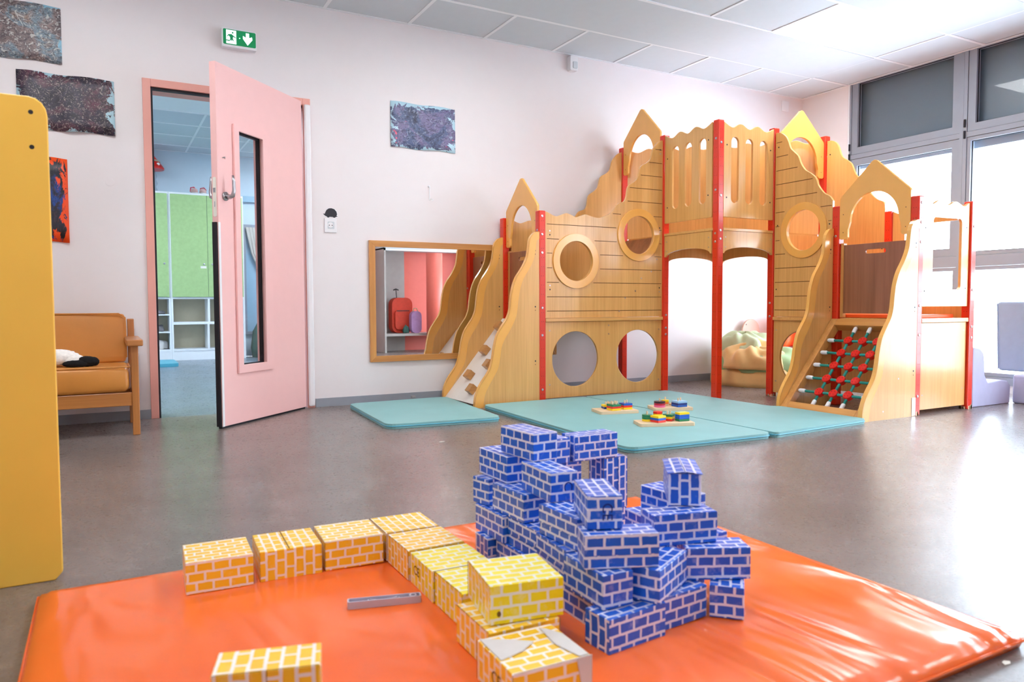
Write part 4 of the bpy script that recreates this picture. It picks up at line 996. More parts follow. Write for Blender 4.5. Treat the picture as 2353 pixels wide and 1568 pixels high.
# climbing sides: wavy profile with lacquered edge band
def climb_side(prof, inner, y, t, name='side_panel'):
    s = panel(name, 'y', y, prof, t=t, bevel=.002)
    k = len(inner)
    for w, tt in ((y-.0012, .0014), (y+t-.0002, .0014)) if t > 0 else ((y+t-.0012, .0014), (y-.0002, .0014)):
        bm = BM(); a_ = [p for p in prof[:-2]]
        n = min(len(a_), len(inner))
        fn = xf('y', w)
        A = [(bm.verts.new(fn(*p, 0)), bm.verts.new(fn(*p, tt))) for p in resample(a_, 48)]
        B = [(bm.verts.new(fn(*p, 0)), bm.verts.new(fn(*p, tt))) for p in resample(inner, 48)]
        for i in range(47):
            bm.faces.new((A[i][0], A[i+1][0], B[i+1][0], B[i][0])); bm.faces.new((A[i][1], B[i][1], B[i+1][1], A[i+1][1]))
            bm.faces.new((B[i][0], B[i+1][0], B[i+1][1], B[i][1])); bm.faces.new((A[i][0], A[i][1], A[i+1][1], A[i+1][0]))
        obj('edge_band', bm, 'yellow_lacquer', s)
    # lacquered wavy rim
    bm = BM(); P_ = resample(prof[:-2], 60); fn = xf('y', y)
    lo, hi = (0-.0012, t+.0012) if t > 0 else (t-.0012, .0012)
    off = .0016; R = []
    for i, p in enumerate(P_):
        d = Vector(P_[min(i+1, 59)])-Vector(P_[max(i-1, 0)]); nn = Vector((d.y, -d.x)).normalized()
        q = (p[0]+nn.x*off, p[1]+nn.y*off); q2 = (p[0]-nn.x*off*1.0, p[1]-nn.y*off*1.0)
        q, q2 = (q, q2)
        R.append([bm.verts.new(fn(q[0], q[1], lo)), bm.verts.new(fn(q[0], q[1], hi)), bm.verts.new(fn(q2[0], q2[1], hi)), bm.verts.new(fn(q2[0], q2[1], lo))])
    for a_, b2 in zip(R, R[1:]):
        for i in range(4): bm.faces.new((a_[i], a_[(i+1) % 4], b2[(i+1) % 4], b2[i]))
    bm.faces.new(R[0]); bm.faces.new(R[-1])
    obj('edge_rim', bm, 'yellow_lacquer', s, smooth=False)
    return s
def resample(P_, n):
    P_ = [Vector((p[0], p[1])) for p in P_]; L_ = [0]
    for a_, b2 in zip(P_, P_[1:]): L_.append(L_[-1]+(b2-a_).length)
    out = []; j = 0
    for i in range(n):
        s = L_[-1]*i/(n-1)
        while j < len(P_)-2 and L_[j+1] < s: j += 1
        f = (s-L_[j])/max(L_[j+1]-L_[j], 1e-9); q = P_[j].lerp(P_[j+1], min(f, 1)); out.append((q.x, q.y))
    return out
PR = [(0, 1.203), (-.025, 1.200), (-.045, 1.190), (-.075, 1.152), (-.085, 1.09), (-.098, 1.02), (-.135, .95), (-.185, .88), (-.215, .80), (-.228, .72), (-.236, .655), (-.258, .60), (-.292, .553), (-.335, .485), (-.358, .40), (-.37, .33), (-.395, .25), (-.455, .168), (-.49, .105), (-.503, .05), (-.505, .0)]
IN = [(0, 1.154), (-.015, 1.15), (-.025, 1.12), (-.035, 1.05), (-.055, .99), (-.09, .93), (-.13, .87), (-.158, .79), (-.170, .72), (-.182, .63), (-.205, .575), (-.235, .52), (-.27, .47), (-.30, .41), (-.313, .33), (-.33, .26), (-.365, .20), (-.41, .13), (-.435, .07), (-.443, .0)]
def mk(prof, x0, kx=1.0): return [(x0+u*kx, v) for u, v in prof]
for y, t_ in ((4.444, .025), (4.978, .020)):
    s = climb_side(smooth(mk(PR, 2.674), 3)+[(2.615+.0, .0), (2.674, .0)], smooth(mk(IN, 2.674), 3), y, t_)
    screws(s, [(2.64, 1.07), (2.64, .68), (2.64, .30)], xf('y', y-.0005), .0055); screws(s, [(2.64, 1.045), (2.64, .655), (2.64, .275)], xf('y', y-.0005), .0035, 'groove_brown')
RY0, RY1 = 4.470, 4.976
bm = BM(); slab(bm, xf('y', RY0), [(2.185, .02), (2.665, .59), (2.676, .578), (2.20, .01)], [], RY1-RY0); ramp_o = obj('climbing_ramp', bm, 'white_laminate', CA)
nv = Vector((-.57, 0, .48)).normalized(); tv = Vector((.48, 0, .57)).normalized()
for cx_, cy_, cz_ in ((2.442, 4.838, .364), (2.297, 4.805, .192), (2.228, 4.626, .11), (2.368, 4.64, .276), (2.587, 4.887, .536)):
    s0 = (Vector((cx_, 0, cz_))-Vector((2.185, 0, .02))).dot(tv); base = Vector((2.185, cy_, .02))+tv*s0+nv*.0005
    bm = BM(); v = box(bm, -.031, .031, -.031, .031, 0, .048)
    R_ = Matrix((tv, Vector((0, 1, 0)), nv)).transposed()
    for q in bm.verts: q.co = base+R_ @ q.co
    obj('climbing_block', bm, 'oak_block', ramp_o, bevel=.003)
# net climber
for y, t_ in ((2.768, .025), (3.372, .022)):
    k = 1.0
    pr = smooth(mk(PR, 4.362), 3)+[(4.30, 0), (4.362, 0)]
    s = climb_side(pr, smooth(mk(IN, 4.362), 3), y, t_)
    screws(s, [(4.335, 1.06), (4.335, .67), (4.335, .28)], xf('y', y-.0005), .0055); screws(s, [(4.335, 1.035), (4.335, .645), (4.335, .255)], xf('y', y-.0005), .0035, 'groove_brown')
    if y < 3: screws(s, [(4.30, .44), (4.19, .24), (4.05, .05)], xf('y', y-.0005), .005, 'steel')
obj('steel_bracket', bx(4.325, 4.361, 2.7655, 2.7675, .005, .115), 'steel', CA)
A0, B0 = Vector((3.872, 0, .012)), Vector((4.362, 0, .585)); tv = (B0-A0).normalized(); nv = Vector((-tv.z, 0, tv.x)); LL = (B0-A0).length
def sbar(name, s0, s1, y0, y1, m, d0=-.05, d1=.012, par=CA):
    bm = BM(); box(bm, s0, s1, y0, y1, d0, d1)
    for q in bm.verts: q.co = A0+tv*q.co.x+nv*q.co.z+Vector((0, q.co.y, 0))
    mz = min(q.co.z for q in bm.verts)
    for q in bm.verts: q.co.z = max(q.co.z, .002)
    return obj(name, bm, m, par, bevel=.003)
nf = sbar('net_frame', .0, LL, 2.794, 2.83, 'pine_z'); sbar('net_frame', .0, LL, 3.322, 3.371, 'pine_z')
sbar('net_frame', .0, .055, 2.83, 3.322, 'pine'); sbar('net_frame', LL-.055, LL, 2.83, 3.322, 'pine')
net = thing('climbing_net', None, None); net.parent = CA; net.location = (0, 0, 0)
def at(s, y, d=-.012): return A0+tv*s+nv*d+Vector((0, y, 0))
kz = [.126, .208, .289, .368, .447]; ks = [(z-.012)/tv.z+.012 for z in kz]; ky = [3.165, 3.06, 2.957]
for y in ky:
    bm = BM(); tube(bm, [at(.055, y), at(LL-.055, y)], .0085, 8); obj('rope', bm, 'rope_teal', net, smooth=True)
for s in ks:
    bm = BM(); tube(bm, [at(s, 2.83), at(s, 3.322)], .0085, 8); obj('rope', bm, 'rope_teal', net, smooth=True)
def ferr(p, q):
    bm = BM(); tube(bm, [p, p.lerp(q, .15), p.lerp(q, .85), q], .013, 10, radii=[.010, .0135, .0135, .011]); obj('rope_end', bm, 'white_plastic', net, smooth=True)
for y in ky: ferr(at(.055, y), at(.10, y)); ferr(at(LL-.055, y), at(LL-.10, y))
for s in ks: ferr(at(s, 2.83), at(s, 2.862)); ferr(at(s, 3.322), at(s, 3.272))
for s in ks:
    for y in ky:
        bm = BM(); c = at(s, y)
        tube(bm, [c-nv*.016, c-nv*.013, c+nv*.013, c+nv*.017], .03, 20, radii=[.024, .029, .029, .025])
        for k in range(4):
            a = PI/4+k*PI/2; e = c+nv*.0172+tv*.015*math.cos(a)+Vector((0, .015*math.sin(a), 0)); tube(bm, [e, e+nv*.0008], .0028, 6, mi=1)
        obj('net_knot', bm, ['red_plastic', 'toy_dark'], net)

# ---------------------------------------------------------------- teal mats under the castle
def softmat(name, pts, th, m, label, seam=True, r=.07, group='teal vinyl floor mats', z0=.0):
    # rounded polygon, filled, softened rim, piping line as a part
    n = len(pts); out = []
    for i in range(n):
        p0, p1, p2 = Vector(pts[i-1]), Vector(pts[i]), Vector(pts[(i+1) % n])
        a_ = p1+(p0-p1).normalized()*r; b2 = p1+(p2-p1).normalized()*r
        for k in range(7):
            t_ = k/6; q = a_*(1-t_)**2+p1*2*t_*(1-t_)+b2*t_*t_; out.append((q.x, q.y))
    c = Vector((sum(p[0] for p in out)/len(out), sum(p[1] for p in out)/len(out)))
    bm = BM(); slab(bm, xf('z', z0), out, [], th)
    o = obj(name, bm, m, bevel=th*.3, seg=3)
    tag(o, label, 'mat', group)
    if seam:
        bm = BM(); P_ = [(p[0]+(p[0]-c.x)*.002, p[1]+(p[1]-c.y)*.002, z0+th*.5) for p in out]; P_.append(P_[0])
        tube(bm, P_, .0035, 6, cap=False); obj('side_seam', bm, 'teal_vinyl_edge' if 'orange' not in m else m, o)
    return o
softmat('gym_mat', [(1.44, 4.90), (1.372, 3.93), (2.062, 3.862), (2.165, 4.92)], .03, 'teal_vinyl', 'small teal gym mat lying before the mirror, left of the others')
softmat('gym_mat', [(2.20, 4.40), (2.125, 2.72), (3.020, 2.672), (3.024, 4.41)], .03, 'teal_vinyl', 'large teal gym mat in front of the long castle wall, left of the pair')
softmat('gym_mat', [(3.036, 4.41), (3.034, 2.670), (3.845, 2.732), (3.845, 3.34), (3.79, 3.40), (3.79, 4.41)], .03, 'teal_vinyl', 'large teal gym mat in front of the net climber, right of the pair', r=.03)
def wrinkle_mat():
    bm = BM(); x0, x1, y0, y1 = -.143, 1.604, .79, 2.014; nx, ny = 90, 60; th = .036
    rnd = random.Random(5)
    def z(x, y):
        e = min(x-x0, x1-x, y-y0, y1-y); dip = max(0, 1-e/.03)**2*.012
        w = .0012*math.sin(x*17+2*math.sin(y*5))+.0010*math.sin(x*9-y*11)+.0018*max(0, math.sin(x*26+y*4))*max(0, x-.95)
        return th+.003+w*min(1, e/.1)-dip
    g = [[bm.verts.new((x0+(x1-x0)*i/nx, y0+(y1-y0)*j/ny, 0)) for j in range(ny+1)] for i in range(nx+1)]
    for r_ in g:
        for v in r_: v.co.z = z(v.co.x, v.co.y)
    for i in range(nx):
        for j in range(ny): bm.faces.new((g[i][j], g[i+1][j], g[i+1][j+1], g[i][j+1]))
    loop = [g[i][0] for i in range(nx+1)]+[g[nx][j] for j in range(1, ny+1)]+[g[i][ny] for i in range(nx-1, -1, -1)]+[g[0][j] for j in range(ny-1, 0, -1)]
    mid = []; low = []; cx_, cy_ = (x0+x1)/2, (y0+y1)/2
    for v in loop:
        dx = 1 if v.co.x > x1-1e-4 else (-1 if v.co.x < x0+1e-4 else 0); dy = 1 if v.co.y > y1-1e-4 else (-1 if v.co.y < y0+1e-4 else 0)
        mid.append(bm.verts.new((v.co.x+dx*.008, v.co.y+dy*.008, .018))); low.append(bm.verts.new((v.co.x+dx*.002, v.co.y+dy*.002, 0)))
    k = len(loop)
    for i in range(k):
        j = (i+1) % k
        bm.faces.new((loop[i], loop[j], mid[j], mid[i])); bm.faces.new((mid[i], mid[j], low[j], low[i]))
    bm.faces.new(low[::-1])
    o = obj('play_mat', bm, 'orange_mat', smooth=True); tag(o, 'big glossy orange vinyl play mat in the foreground under the cardboard blocks', 'mat')
    bm = BM(); P_ = [(x0-.009, y0-.009, .017), (x1+.009, y0-.009, .017), (x1+.009, y1+.009, .017), (x0-.009, y1+.009, .017), (x0-.009, y0-.009, .017)]
    tube(bm, P_, .003, 6, cap=False); obj('side_seam', bm, 'orange_mat', o)
wrinkle_mat()

# ---------------------------------------------------------------- peg toys on the teal mats
def toy(label, c, rz, wdt, dep, stacks, rows=None):
    t = thing('stacking_toy', label, 'toy', (c[0], c[1], .0302), rz, group='wooden stacking toys on the teal mats')
    bm = BM(); slab(bm, xf('z', 0), rrect(-wdt/2, wdt/2, -dep/2, dep/2, .012), [], .018); obj('base_board', bm, 'pale_wood', t, local=True, bevel=.003)
    for (x, y, shape, s, cols, pegs, a) in stacks:
        z = .0185
        for m_ in cols:
            bm = BM()
            if shape == 'sq': out = [(-s, -s), (s, -s), (s, s), (-s, s)]
            elif shape == 'ro': out = circ(0, 0, s, 20)
            elif shape == 'tri': out = [(-s*1.1, -s*.8), (s*1.1, -s*.8), (0, s*1.1)]
            elif shape == 'rect': out = [(-s, -s*.6), (s, -s*.6), (s, s*.6), (-s, s*.6)]
            else: out = circ(0, 0, s*1.05, 6)
            ca, sa = math.cos(a), math.sin(a); out = [(x+p[0]*ca-p[1]*sa, y+p[0]*sa+p[1]*ca) for p in out]
            slab(bm, xf('z', z), out, [], .0118); obj('stacking_piece', bm, m_, t, local=True, bevel=.001); z += .0122
        for px_, py_ in pegs:
            bm = BM(); tube(bm, [(x+px_, y+py_, .0185), (x+px_, y+py_, z+.014), (x+px_, y+py_, z+.019)], .005, 8, radii=[.005, .005, .003]); obj('peg', bm, 'pale_wood', t, local=True, smooth=True)
q2 = [(-.012, -.012), (.012, .012), (.012, -.012), (-.012, .012)]
toy('wooden peg toy with coloured squares, pegs standing out on top, leftmost on the mat', (2.75, 3.67), -.25, .25, .17,
    [(-.02, -.03, 'sq', .032, ['toy_yellow', 'toy_red', 'green_plastic'], q2, .2), (.07, -.005, 'sq', .03, ['toy_yellow', 'toy_red', 'blue_plastic'], q2[:2], .1), (-.035, .045, 'sq', .027, ['navy_plastic', 'toy_yellow'], q2[:3], 0), (.035, .05, 'tri', .025, ['toy_red', 'navy_plastic'], [(0, 0)], 0)])
toy('wooden peg toy with four stacks of blue, yellow, green and red pieces, nearest', (2.70, 3.155), -.38, .31, .14,
    [(-.09, .02, 'ro', .028, ['toy_yellow', 'green_plastic', 'green_plastic'], [(0, 0)], 0), (-.04, -.02, 'sq', .03, ['toy_red', 'blue_plastic', 'toy_yellow'], [], .5), (.035, .02, 'sq', .026, ['toy_red', 'toy_yellow', 'green_plastic'], q2[:2], .9), (-.02, .045, 'hex', .026, ['toy_yellow', 'green_plastic', 'toy_yellow', 'toy_red'], [], 0), (.105, .0, 'rect', .034, ['green_plastic', 'blue_plastic', 'blue_plastic', 'toy_yellow'], [], .3)])
toy('wooden peg toy with a round pink and black stack beside a light blue one, rightmost', (3.13, 3.60), -.38, .25, .16,
    [(-.075, -.02, 'ro', .035, ['toy_pink', 'toy_crimson', 'toy_dark'], [(0, 0)], 0), (.055, -.015, 'sq', .035, ['blue_plastic', 'navy_plastic', 'lightblue_plastic'], q2[:2], .3), (-.02, .035, 'hex', .024, ['pale_wood', 'toy_orange', 'toy_yellow'], [(0, 0)], 0), (.03, .05, 'ro', .02, ['pale_wood'], [(0, 0), (.012, .01)], 0)])

# ---------------------------------------------------------------- cardboard building bricks
def brick(key, kind, z, n, ph, a, b_, c, label, px='h', py='h', pz='x', lid=None, extra=None):
    """n = nearest lower corner, ph = direction of the right-hand face, a = its length, b_ = left-hand face length"""
    mat_ = {'B': 'blue_card', 'Y': 'yellow_card', 'L': 'lemon_card'}[kind]
    rnd = random.Random(key)
    t = thing('cardboard_brick', label, 'toy brick', (n[0], n[1], z), ph, group='blue cardboard bricks' if kind == 'B' else 'yellow cardboard bricks')
    bm = BM(); uvl = bm.loops.layers.uv.new('UVMap')
    e = .0006
    bmesh.ops.create_cube(bm, size=1); bmesh.ops.subdivide_edges(bm, edges=bm.edges, cuts=3, use_grid_fill=True)
    bu = rnd.uniform(-.003, .004)
    cols = {}
    for v in bm.verts:
        u = v.co*2
        v.co = Vector((e+(u.x+1)/2*(a-2*e), e+(u.y+1)/2*(b_-2*e), (u.z+1)/2*(c-e)))
        if abs(u.x) > .99: v.co.x += (1 if u.x > 0 else -1)*min(bu, 0)*(1-u.y**2)*(1-u.z**2)
        if u.z > .99: v.co.z += -.0012*(1-u.x**2)*(1-u.y**2)
    ofx, ofy = rnd.random(), rnd.random()*.1
    for f in bm.faces:
        nn = f.normal
        for l in f.loops:
            x, y, zz = l.vert.co
            if abs(nn.z) > .7: u_, v_ = (x, y) if pz == 'x' else (y, x)
            elif abs(nn.y) > .7: u_, v_ = (x, zz) if py == 'h' else (zz, x)
            else: u_, v_ = (y, zz) if px == 'h' else (zz, y)
            l[uvl].uv = (u_+ofx, v_+ofy)
    body = obj('brick_box', bm, mat_, t, local=True, bevel=.0018, seg=2)
    if lid:                                      # overlapping half lids on the given face
        bm = BM(); uvl = bm.loops.layers.uv.new('UVMap'); h = .0007
        if lid == 'y': v = box(bm, .001, a-.001, -h, -.0001, c*.40, c-.001)
        elif lid == 'x': v = box(bm, -h, -.0001, .001, b_-.001, c*.40, c-.001)
        elif lid == 'yv': v = box(bm, a*.62, a-.001, -h, -.0001, .001, c-.001)
        for f in bm.faces:
            for l in f.loops:
                x, y, zz = l.vert.co
                if lid == 'x': l[uvl].uv = ((y+ofx+.007, zz+ofy+.003) if px == 'h' else (zz+ofx, y+ofy))
                elif lid == 'y': l[uvl].uv = (x+ofx+.007, zz+ofy+.003)
                else: l[uvl].uv = (zz+ofx+.01, x+ofy)
        obj('lid_flap', bm, mat_, t, local=True)
    if lid == 'roof':
        for s in (0, 1):
            bm = BM(); uvl = bm.loops.layers.uv.new('UVMap')
            x0, x1 = (-.002, a/2-.001) if s == 0 else (a/2+.001, a+.002)
            v = box(bm, x0, x1, -.006, b_, c, c+.0014)
            for q in v:
                if abs(q.co.x-a/2) < .003: q.co.z += .005
            for f in bm.faces:
                for l in f.loops: l[uvl].uv = (l.vert.co.y+.02*s, l.vert.co.x+.006)
            obj('lid_flap', bm, mat_, t, local=True)
    # worn outline where the carton is creased
    if kind != 'B' or lid in ('yv',):
        bm = BM(); r = .0005
        for p_, q_ in (((0, 0, .002), (0, 0, c-.002)), ((.002, 0, c), (a-.002, 0, c)), ((0, .002, c), (0, b_-.002, c)), ((0, b_, .002), (0, b_, c-.002)), ((a, 0, .002), (a, 0, c-.002))):
            if rnd.random() < .5: tube(bm, [p_, q_], r, 4)
        if bm.verts: obj('crease', bm, 'card_edge', t, local=True, kind='stuff')
        else: bm.free()
    if extra: extra(t, a, b_, c)
    return t
FONT = bpy.data.fonts.load('<builtin>') if False else None
def mark(t, txt, size, m, fn, rot=0):
    """flat printed text laid on a face; fn maps (u,v) on the face to local xyz"""
    cu = bpy.data.curves.new('mark', 'FONT'); cu.body = txt; cu.size = size; cu.align_x = 'CENTER'; cu.align_y = 'CENTER'; cu.extrude = 0
    o = bpy.data.objects.new('mark', cu); COL.objects.link(o); bpy.context.view_layer.update()
    me = bpy.data.meshes.new_from_object(o.evaluated_get(bpy.context.evaluated_depsgraph_get())); bpy.data.objects.remove(o)
    ca, sa = math.cos(rot), math.sin(rot)
    for v in me.vertices:
        x, y = v.co.x*ca-v.co.y*sa, v.co.x*sa+v.co.y*ca; v.co = fn(x, y)
    me.materials.clear(); me.materials.append(MATS[m])
    k = bpy.data.objects.new('printed_mark', me); COL.objects.link(k); k.parent = t
def ce_y(txt, rot, m, size, u, v): return lambda t, a, b_, c: mark(t, txt, size, m, lambda x, y: Vector((a*u+x, -.0012, c*v+y)), rot)
def ce_x(txt, rot, m, size, u, v): return lambda t, a, b_, c: mark(t, txt, size, m, lambda x, y: Vector((-.0012, b_*u-x, c*v+y)), rot)
Z0 = .0395; P = .069; c = .0688
Zl = [Z0, Z0+P, Z0+2*P, Z0+3*P, Z0+4*P]
BL = [
 (1, 'B', Zl[0], (.812, 1.099), .092, .150, .072, c, 'blue brick lying on the orange mat at the very front corner of the blue fort', dict(px='v')),
 (2, 'B', Zl[0], (.971, 1.1295), .10, .128, .072, c, 'blue brick on the mat just right of the front corner brick, half tucked behind it', {}),
 (3, 'B', Zl[0], (1.149, 1.087), .767, .110, .071, c, 'blue brick on the mat at the right end of the fort, its side gaping open', dict(extra='open')),
 (4, 'B', Zl[0], (.848, 1.178), 0, .072, .150, c, 'bottom blue brick behind the front corner one, facing the tall yellow stack', dict(pz='y')),
 (5, 'B', Zl[0], (.853, 1.332), 0, .072, .150, c, 'bottom blue brick of the fort wall mostly hidden by the yellow stack', dict(pz='y')),
 (6, 'B', Zl[0], (.853, 1.486), 0, .072, .148, c, 'bottom blue brick of the fort wall, second from its far left end', dict(pz='y')),
 (7, 'B', Zl[0], (.832, 1.638), 0, .150, .072, c, 'bottom blue brick at the far left end of the fort, end turned to the left', dict(px='v')),
 (8, 'B', Zl[1], (.825, 1.137), -.02, .073, .145, c, 'blue brick one up from the mat at the front corner, under the widest brick', dict(pz='y')),
 (9, 'B', Zl[1], (.938, 1.105), .477, .150, .072, c, 'slanted blue brick one up from the mat, pointing away to the right', {}),
 (10, 'B', Zl[1], (1.071, 1.1785), -.447, .142, .072, .0695, 'faded blue brick with white scuffs, overhanging at the right of the fort', {}),
 (11, 'B', Zl[1], (.842, 1.289), -.09, .072, .150, c, 'blue wall brick second row up, between the front corner and the middle', dict(pz='y', lid='x')),
 (12, 'B', Zl[1], (.860, 1.444), 0, .072, .137, c, 'blue wall brick second row up in the middle, with a creased side', dict(pz='y', lid='x')),
 (13, 'B', Zl[1], (.847, 1.583), .02, .072, .150, c, 'worn blue wall brick second row up, at the far left end', dict(pz='y')),
 (14, 'B', Zl[1], (1.141, 1.349), -.088, .072, .150, c, 'blue brick low in the rear right part, behind the two creased bricks', dict(pz='y')),
 (15, 'B', Zl[1], (1.167, 1.226), 0, .073, .118, c, 'blue brick low at the right rear whose end peeks out beside the faded one', dict(pz='y')),
 (16, 'B', Zl[2], (.811, 1.180), -.385, .152, .068, c, 'widest looking blue brick with a creased front, carrying the marked brick', dict(lid='y')),
 (17, 'B', Zl[2], (.860, 1.276), .031, .072, .150, c, 'blue wall brick third row up with a creased side, behind the marked brick', dict(pz='y', lid='x')),
 (18, 'B', Zl[2], (.860, 1.504), .037, .072, .152, c, 'blue wall brick third row up in the left part of the wall', dict(pz='y')),
 (19, 'B', Zl[2], (.858, 1.680), .21, .150, .068, c, 'blue brick third row up at the far left end, its short end facing left', {}),
 (20, 'B', Zl[2], (1.016, 1.220), -.265, .152, .068, c, 'blue brick with a creased front directly under the upright brick at the right', dict(lid='y')),
 (21, 'B', Zl[2], (1.179, 1.302), .08, .072, .150, c, 'blue brick behind and left of the upright brick, with a faded side', dict(pz='y')),
 (22, 'B', Zl[3], (.836, 1.206), -.40, .073, .148, c, 'blue brick end-on with a dark printed mark, above the widest brick', dict(pz='y', extra=ce_y('CE', -PI/2, 'mark_ink', .030, .55, .52))),
 (23, 'B', Zl[3], (.878, 1.412), -.06, .072, .152, c, 'scuffed blue brick with a faint mark on its end, right under the topmost brick', dict(pz='y', extra=ce_y('C', -PI/2, 'mark_ink', .032, .62, .50))),
 (24, 'B', Zl[3], (.878, 1.620), .02, .072, .152, c, 'worn blue brick fourth row up at the left, half under the top brick', dict(pz='y')),
 (25, 'B', Zl[3], (1.097, 1.266), -.63, .073, .150, .0725, 'blue brick with a split lid like a roof, on top of the right stack', dict(px='v', py='v', pz='y', lid='roof')),
 (26, 'B', Zl[4], (.904, 1.533), .06, .073, .152, c, 'topmost blue brick of the whole fort, at its upper left', dict(pz='y')),
 (27, 'B', Zl[1], (1.235, 1.70), .06, .088, .068, .150, 'blue brick standing upright on end at the back, holding up the bridge brick', dict(px='v', py='v', pz='x', lid='yv')),
 (28, 'B', Zl[1]+.1505, (1.137, 1.700), 0, .148, .070, .072, 'blue brick laid as a bridge between the back supports', dict(px='v')),
 (29, 'B', Zl[2], (1.030, 1.712), .02, .140, .07, .0805, 'blue brick under the left end of the bridge brick, seen through the gap', {}),
 (30, 'B', Zl[2]+.081, (.985, 1.705), 0, .140, .07, .070, 'dark blue brick between the topmost brick and the bridge brick', {}),
 (31, 'B', Zl[1], (1.03, 1.715), 0, .135, .07, c, 'blue brick hidden low behind the fort wall, under the bridge supports', {}),
 (32, 'B', Zl[0], (1.03, 1.715), 0, .135, .07, c, 'lowest blue brick hidden behind the fort wall at the back', {}),
 (33, 'B', Zl[0], (1.235, 1.70), .06, .088, .10, c, 'blue brick on the mat hidden below the upright back brick', {}),
 (34, 'B', Zl[0], (1.145, 1.28), -.05, .075, .20, c, 'blue brick on the mat hidden below the rear right bricks', dict(pz='y')),
 (41, 'Y', Z0, (.147, 1.804), -.045, .148, .146, .075, 'yellow cardboard brick at the far left end of the yellow row', {}),
 (42, 'Y', Z0, (.3095, 1.803), -.052, .147, .150, .073, 'yellow brick with a split top, second from the left in the yellow row', dict(px='h', py='v', pz='y', extra='split')),
 (43, 'Y', Z0, (.464, 1.801), -.058, .149, .148, .0745, 'yellow brick third from the left in the yellow row, at the corner', {}),
 (44, 'Y', Z0, (.620, 1.795), -.033, .146, .150, .0735, 'yellow brick at the back corner, touching the edge of the orange mat', dict(px='h', py='v', pz='y')),
 (45, 'Y', Z0, (.620, 1.638), -.005, .148, .149, .073, 'pale yellow brick just in front of the back corner brick', dict(px='v')),
 (46, 'L', Z0, (.619, 1.487), -.026, .146, .147, .072, 'faded lemon brick with a printed mark on its left side', dict(px='v', extra=ce_x('CE', 0, 'mark_brown', .030, .68, .55))),
 (47, 'L', Z0, (.620, 1.336), -.012, .148, .147, .0735, 'lemon brick between the marked lemon one and the tall yellow stack', dict(px='v')),
 (48, 'Y', Z0, (.586, 1.150), -.018, .148, .148, .0735, 'orange-yellow brick at the bottom of the yellow stack', dict(px='v')),
 (49, 'L', Z0+.0738, (.600, 1.175), -.172, .147, .146, .0735, 'bright lemon brick on top of the yellow stack, with a small brown stain', dict(px='v', extra='stain')),
 (50, 'Y', Z0, (.553, 1.004), -.04, .149, .140, .0715, 'torn yellow brick patched with grey, at the bottom edge of the photo', dict(px='v', extra='torn')),
 (51, 'Y', Z0, (.115, 1.074), -.279, .148, .074, .148, 'yellow brick standing on edge alone, cut by the bottom edge at the left', dict(px='v', py='v', pz='y', extra='seam')),
]
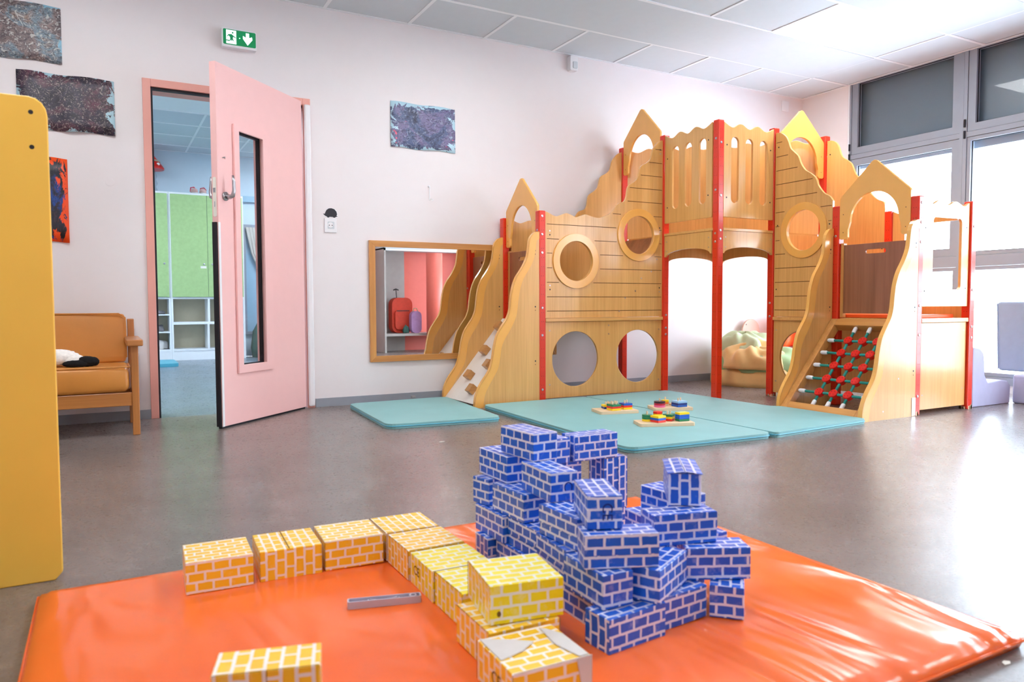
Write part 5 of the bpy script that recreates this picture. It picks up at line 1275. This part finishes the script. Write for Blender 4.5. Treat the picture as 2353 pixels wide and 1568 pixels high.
for k, kind, z, n, ph, a, b_, cc, lab, opt in BL:
    ex = opt.pop('extra', None) if isinstance(opt.get('extra'), str) else None
    t = brick(k, kind, z, n, ph, a, b_, cc, lab, **opt)
    if ex == 'split':
        bm = BM(); box(bm, a*.46, a*.475, 0, b_, cc, cc+.0008); obj('split_line', bm, 'card_edge', t, local=True)
    if ex == 'seam':
        bm = BM(); box(bm, a*.5, a*.507, -.0008, 0, 0, cc); obj('split_line', bm, 'card_edge', t, local=True)
    if ex == 'stain':
        bm = BM(); slab(bm, lambda u, v, w: (u, w-.0009, v), circ(.018, .020, .0038, 12, ry=.0055), [], .0008); obj('stain', bm, 'mark_brown', t, local=True)
    if ex == 'open':
        bm = BM(); v = box(bm, a, a+.012, .002, b_-.002, .004, .0052)
        box(bm, a-.0005, a+.0004, .006, b_-.006, .006, cc-.006)
        obj('torn_side', bm, 'hole_dark', t, local=True)
        bm = BM(); ngon(bm, [(a, .004, cc-.004), (a+.010, .004, cc*.5), (a, .004, .004)]); ngon(bm, [(a, b_-.004, cc-.004), (a+.010, b_-.004, cc*.5), (a, b_-.004, .004)])
        obj('torn_flap', bm, 'card_brown', t, local=True)
    if ex == 'torn':
        bm = BM()
        slab(bm, lambda u, v, w: (u, v, cc+w), [(.004, b_*.98), (.004, .05), (.05, b_*.45), (.085, b_*.62), (.05, b_*.80)], [], .0012)
        slab(bm, lambda u, v, w: (u, v, cc+w), [(a-.004, .004), (a-.004, .09), (a-.02, b_-.02), (a-.03, b_-.012), (a-.036, .06), (a-.022, .004)], [], .0012)
        slab(bm, lambda u, v, w: (u, w, v), [(a-.03, cc+.001), (a-.0005, cc+.001), (a-.0005, 0), (a-.016, 0)], [], -.0014)
        obj('torn_patch', bm, 'grey_paper', t, local=True)
        mark(t, 'CE', .03, 'mark_brown', lambda x, y: Vector((-.0012, b_*.42-x, cc*.5+y)), 0)

# grey plastic clip on the orange mat
t = thing('plastic_clip', 'grey hollow plastic bar with a round hole, lying on the orange mat', 'clip', (.4455, 1.548, Z0-.0005), math.atan2(1.505-1.548, .6-.4455))
bm = BM(); slab(bm, xf('z', 0), rrect(0, .160, 0, .022, .004), [], .002); obj('clip_floor', bm, 'clip_plastic', t, local=True)
bm = BM(); slab(bm, xf('z', .002), rrect(0, .160, 0, .022, .004), [rrect(.003, .157, .0025, .0195, .003)], .014); obj('clip_rim', bm, 'clip_plastic', t, local=True, bevel=.0008)
bm = BM(); tube(bm, [(.048, .0185, .012), (.062, .010, .012), (.08, .0075, .012), (.097, .012, .012), (.108, .0185, .012)], .0018, 6); tube(bm, [(.045, .004, .010), (.045, .018, .010)], .002, 6); tube(bm, [(.112, .004, .010), (.112, .018, .010)], .002, 6); obj('spring_rib', bm, 'clip_plastic', t, local=True)
bm = BM(); slab(bm, xf('z', .0135), circ(.142, .011, .0085, 18), [circ(.142, .011, .0055, 18)], .0025); obj('eyelet', bm, 'clip_plastic', t, local=True)

# scraps
def scrap(c, s, label, z=.0):
    bm = BM(); slab(bm, xf('z', z+.0002), [(c[0]-s, c[1]-s*.3), (c[0]+s*.2, c[1]-s*.5), (c[0]+s, c[1]), (c[0]+s*.3, c[1]+s*.6), (c[0]-s*.6, c[1]+s*.4)], [], .001)
    tag(obj('paper_scrap', bm, 'paper_white'), label, 'litter')
scrap((1.49, 3.442), .018, 'tiny white paper scrap on the bare floor before the teal mats')
scrap((1.515, .795-.03+.0), .012, 'tiny torn white scrap on the floor by the right corner of the orange mat')
bm = BM(); lathe(bm, [(.016, 0), (.018, .002), (.018, .010), (.014, .013)], (1.935, 4.975, .0302), 14); tag(obj('metal_cap', bm, 'steel'), 'small round metal cap on the small teal mat near the baseboard', 'cap')
for o in list(bpy.data.objects):
    if o.type == 'MESH' and o.parent is None and 'kind' not in o and 'category' not in o: print('UNTAGGED', o.name)
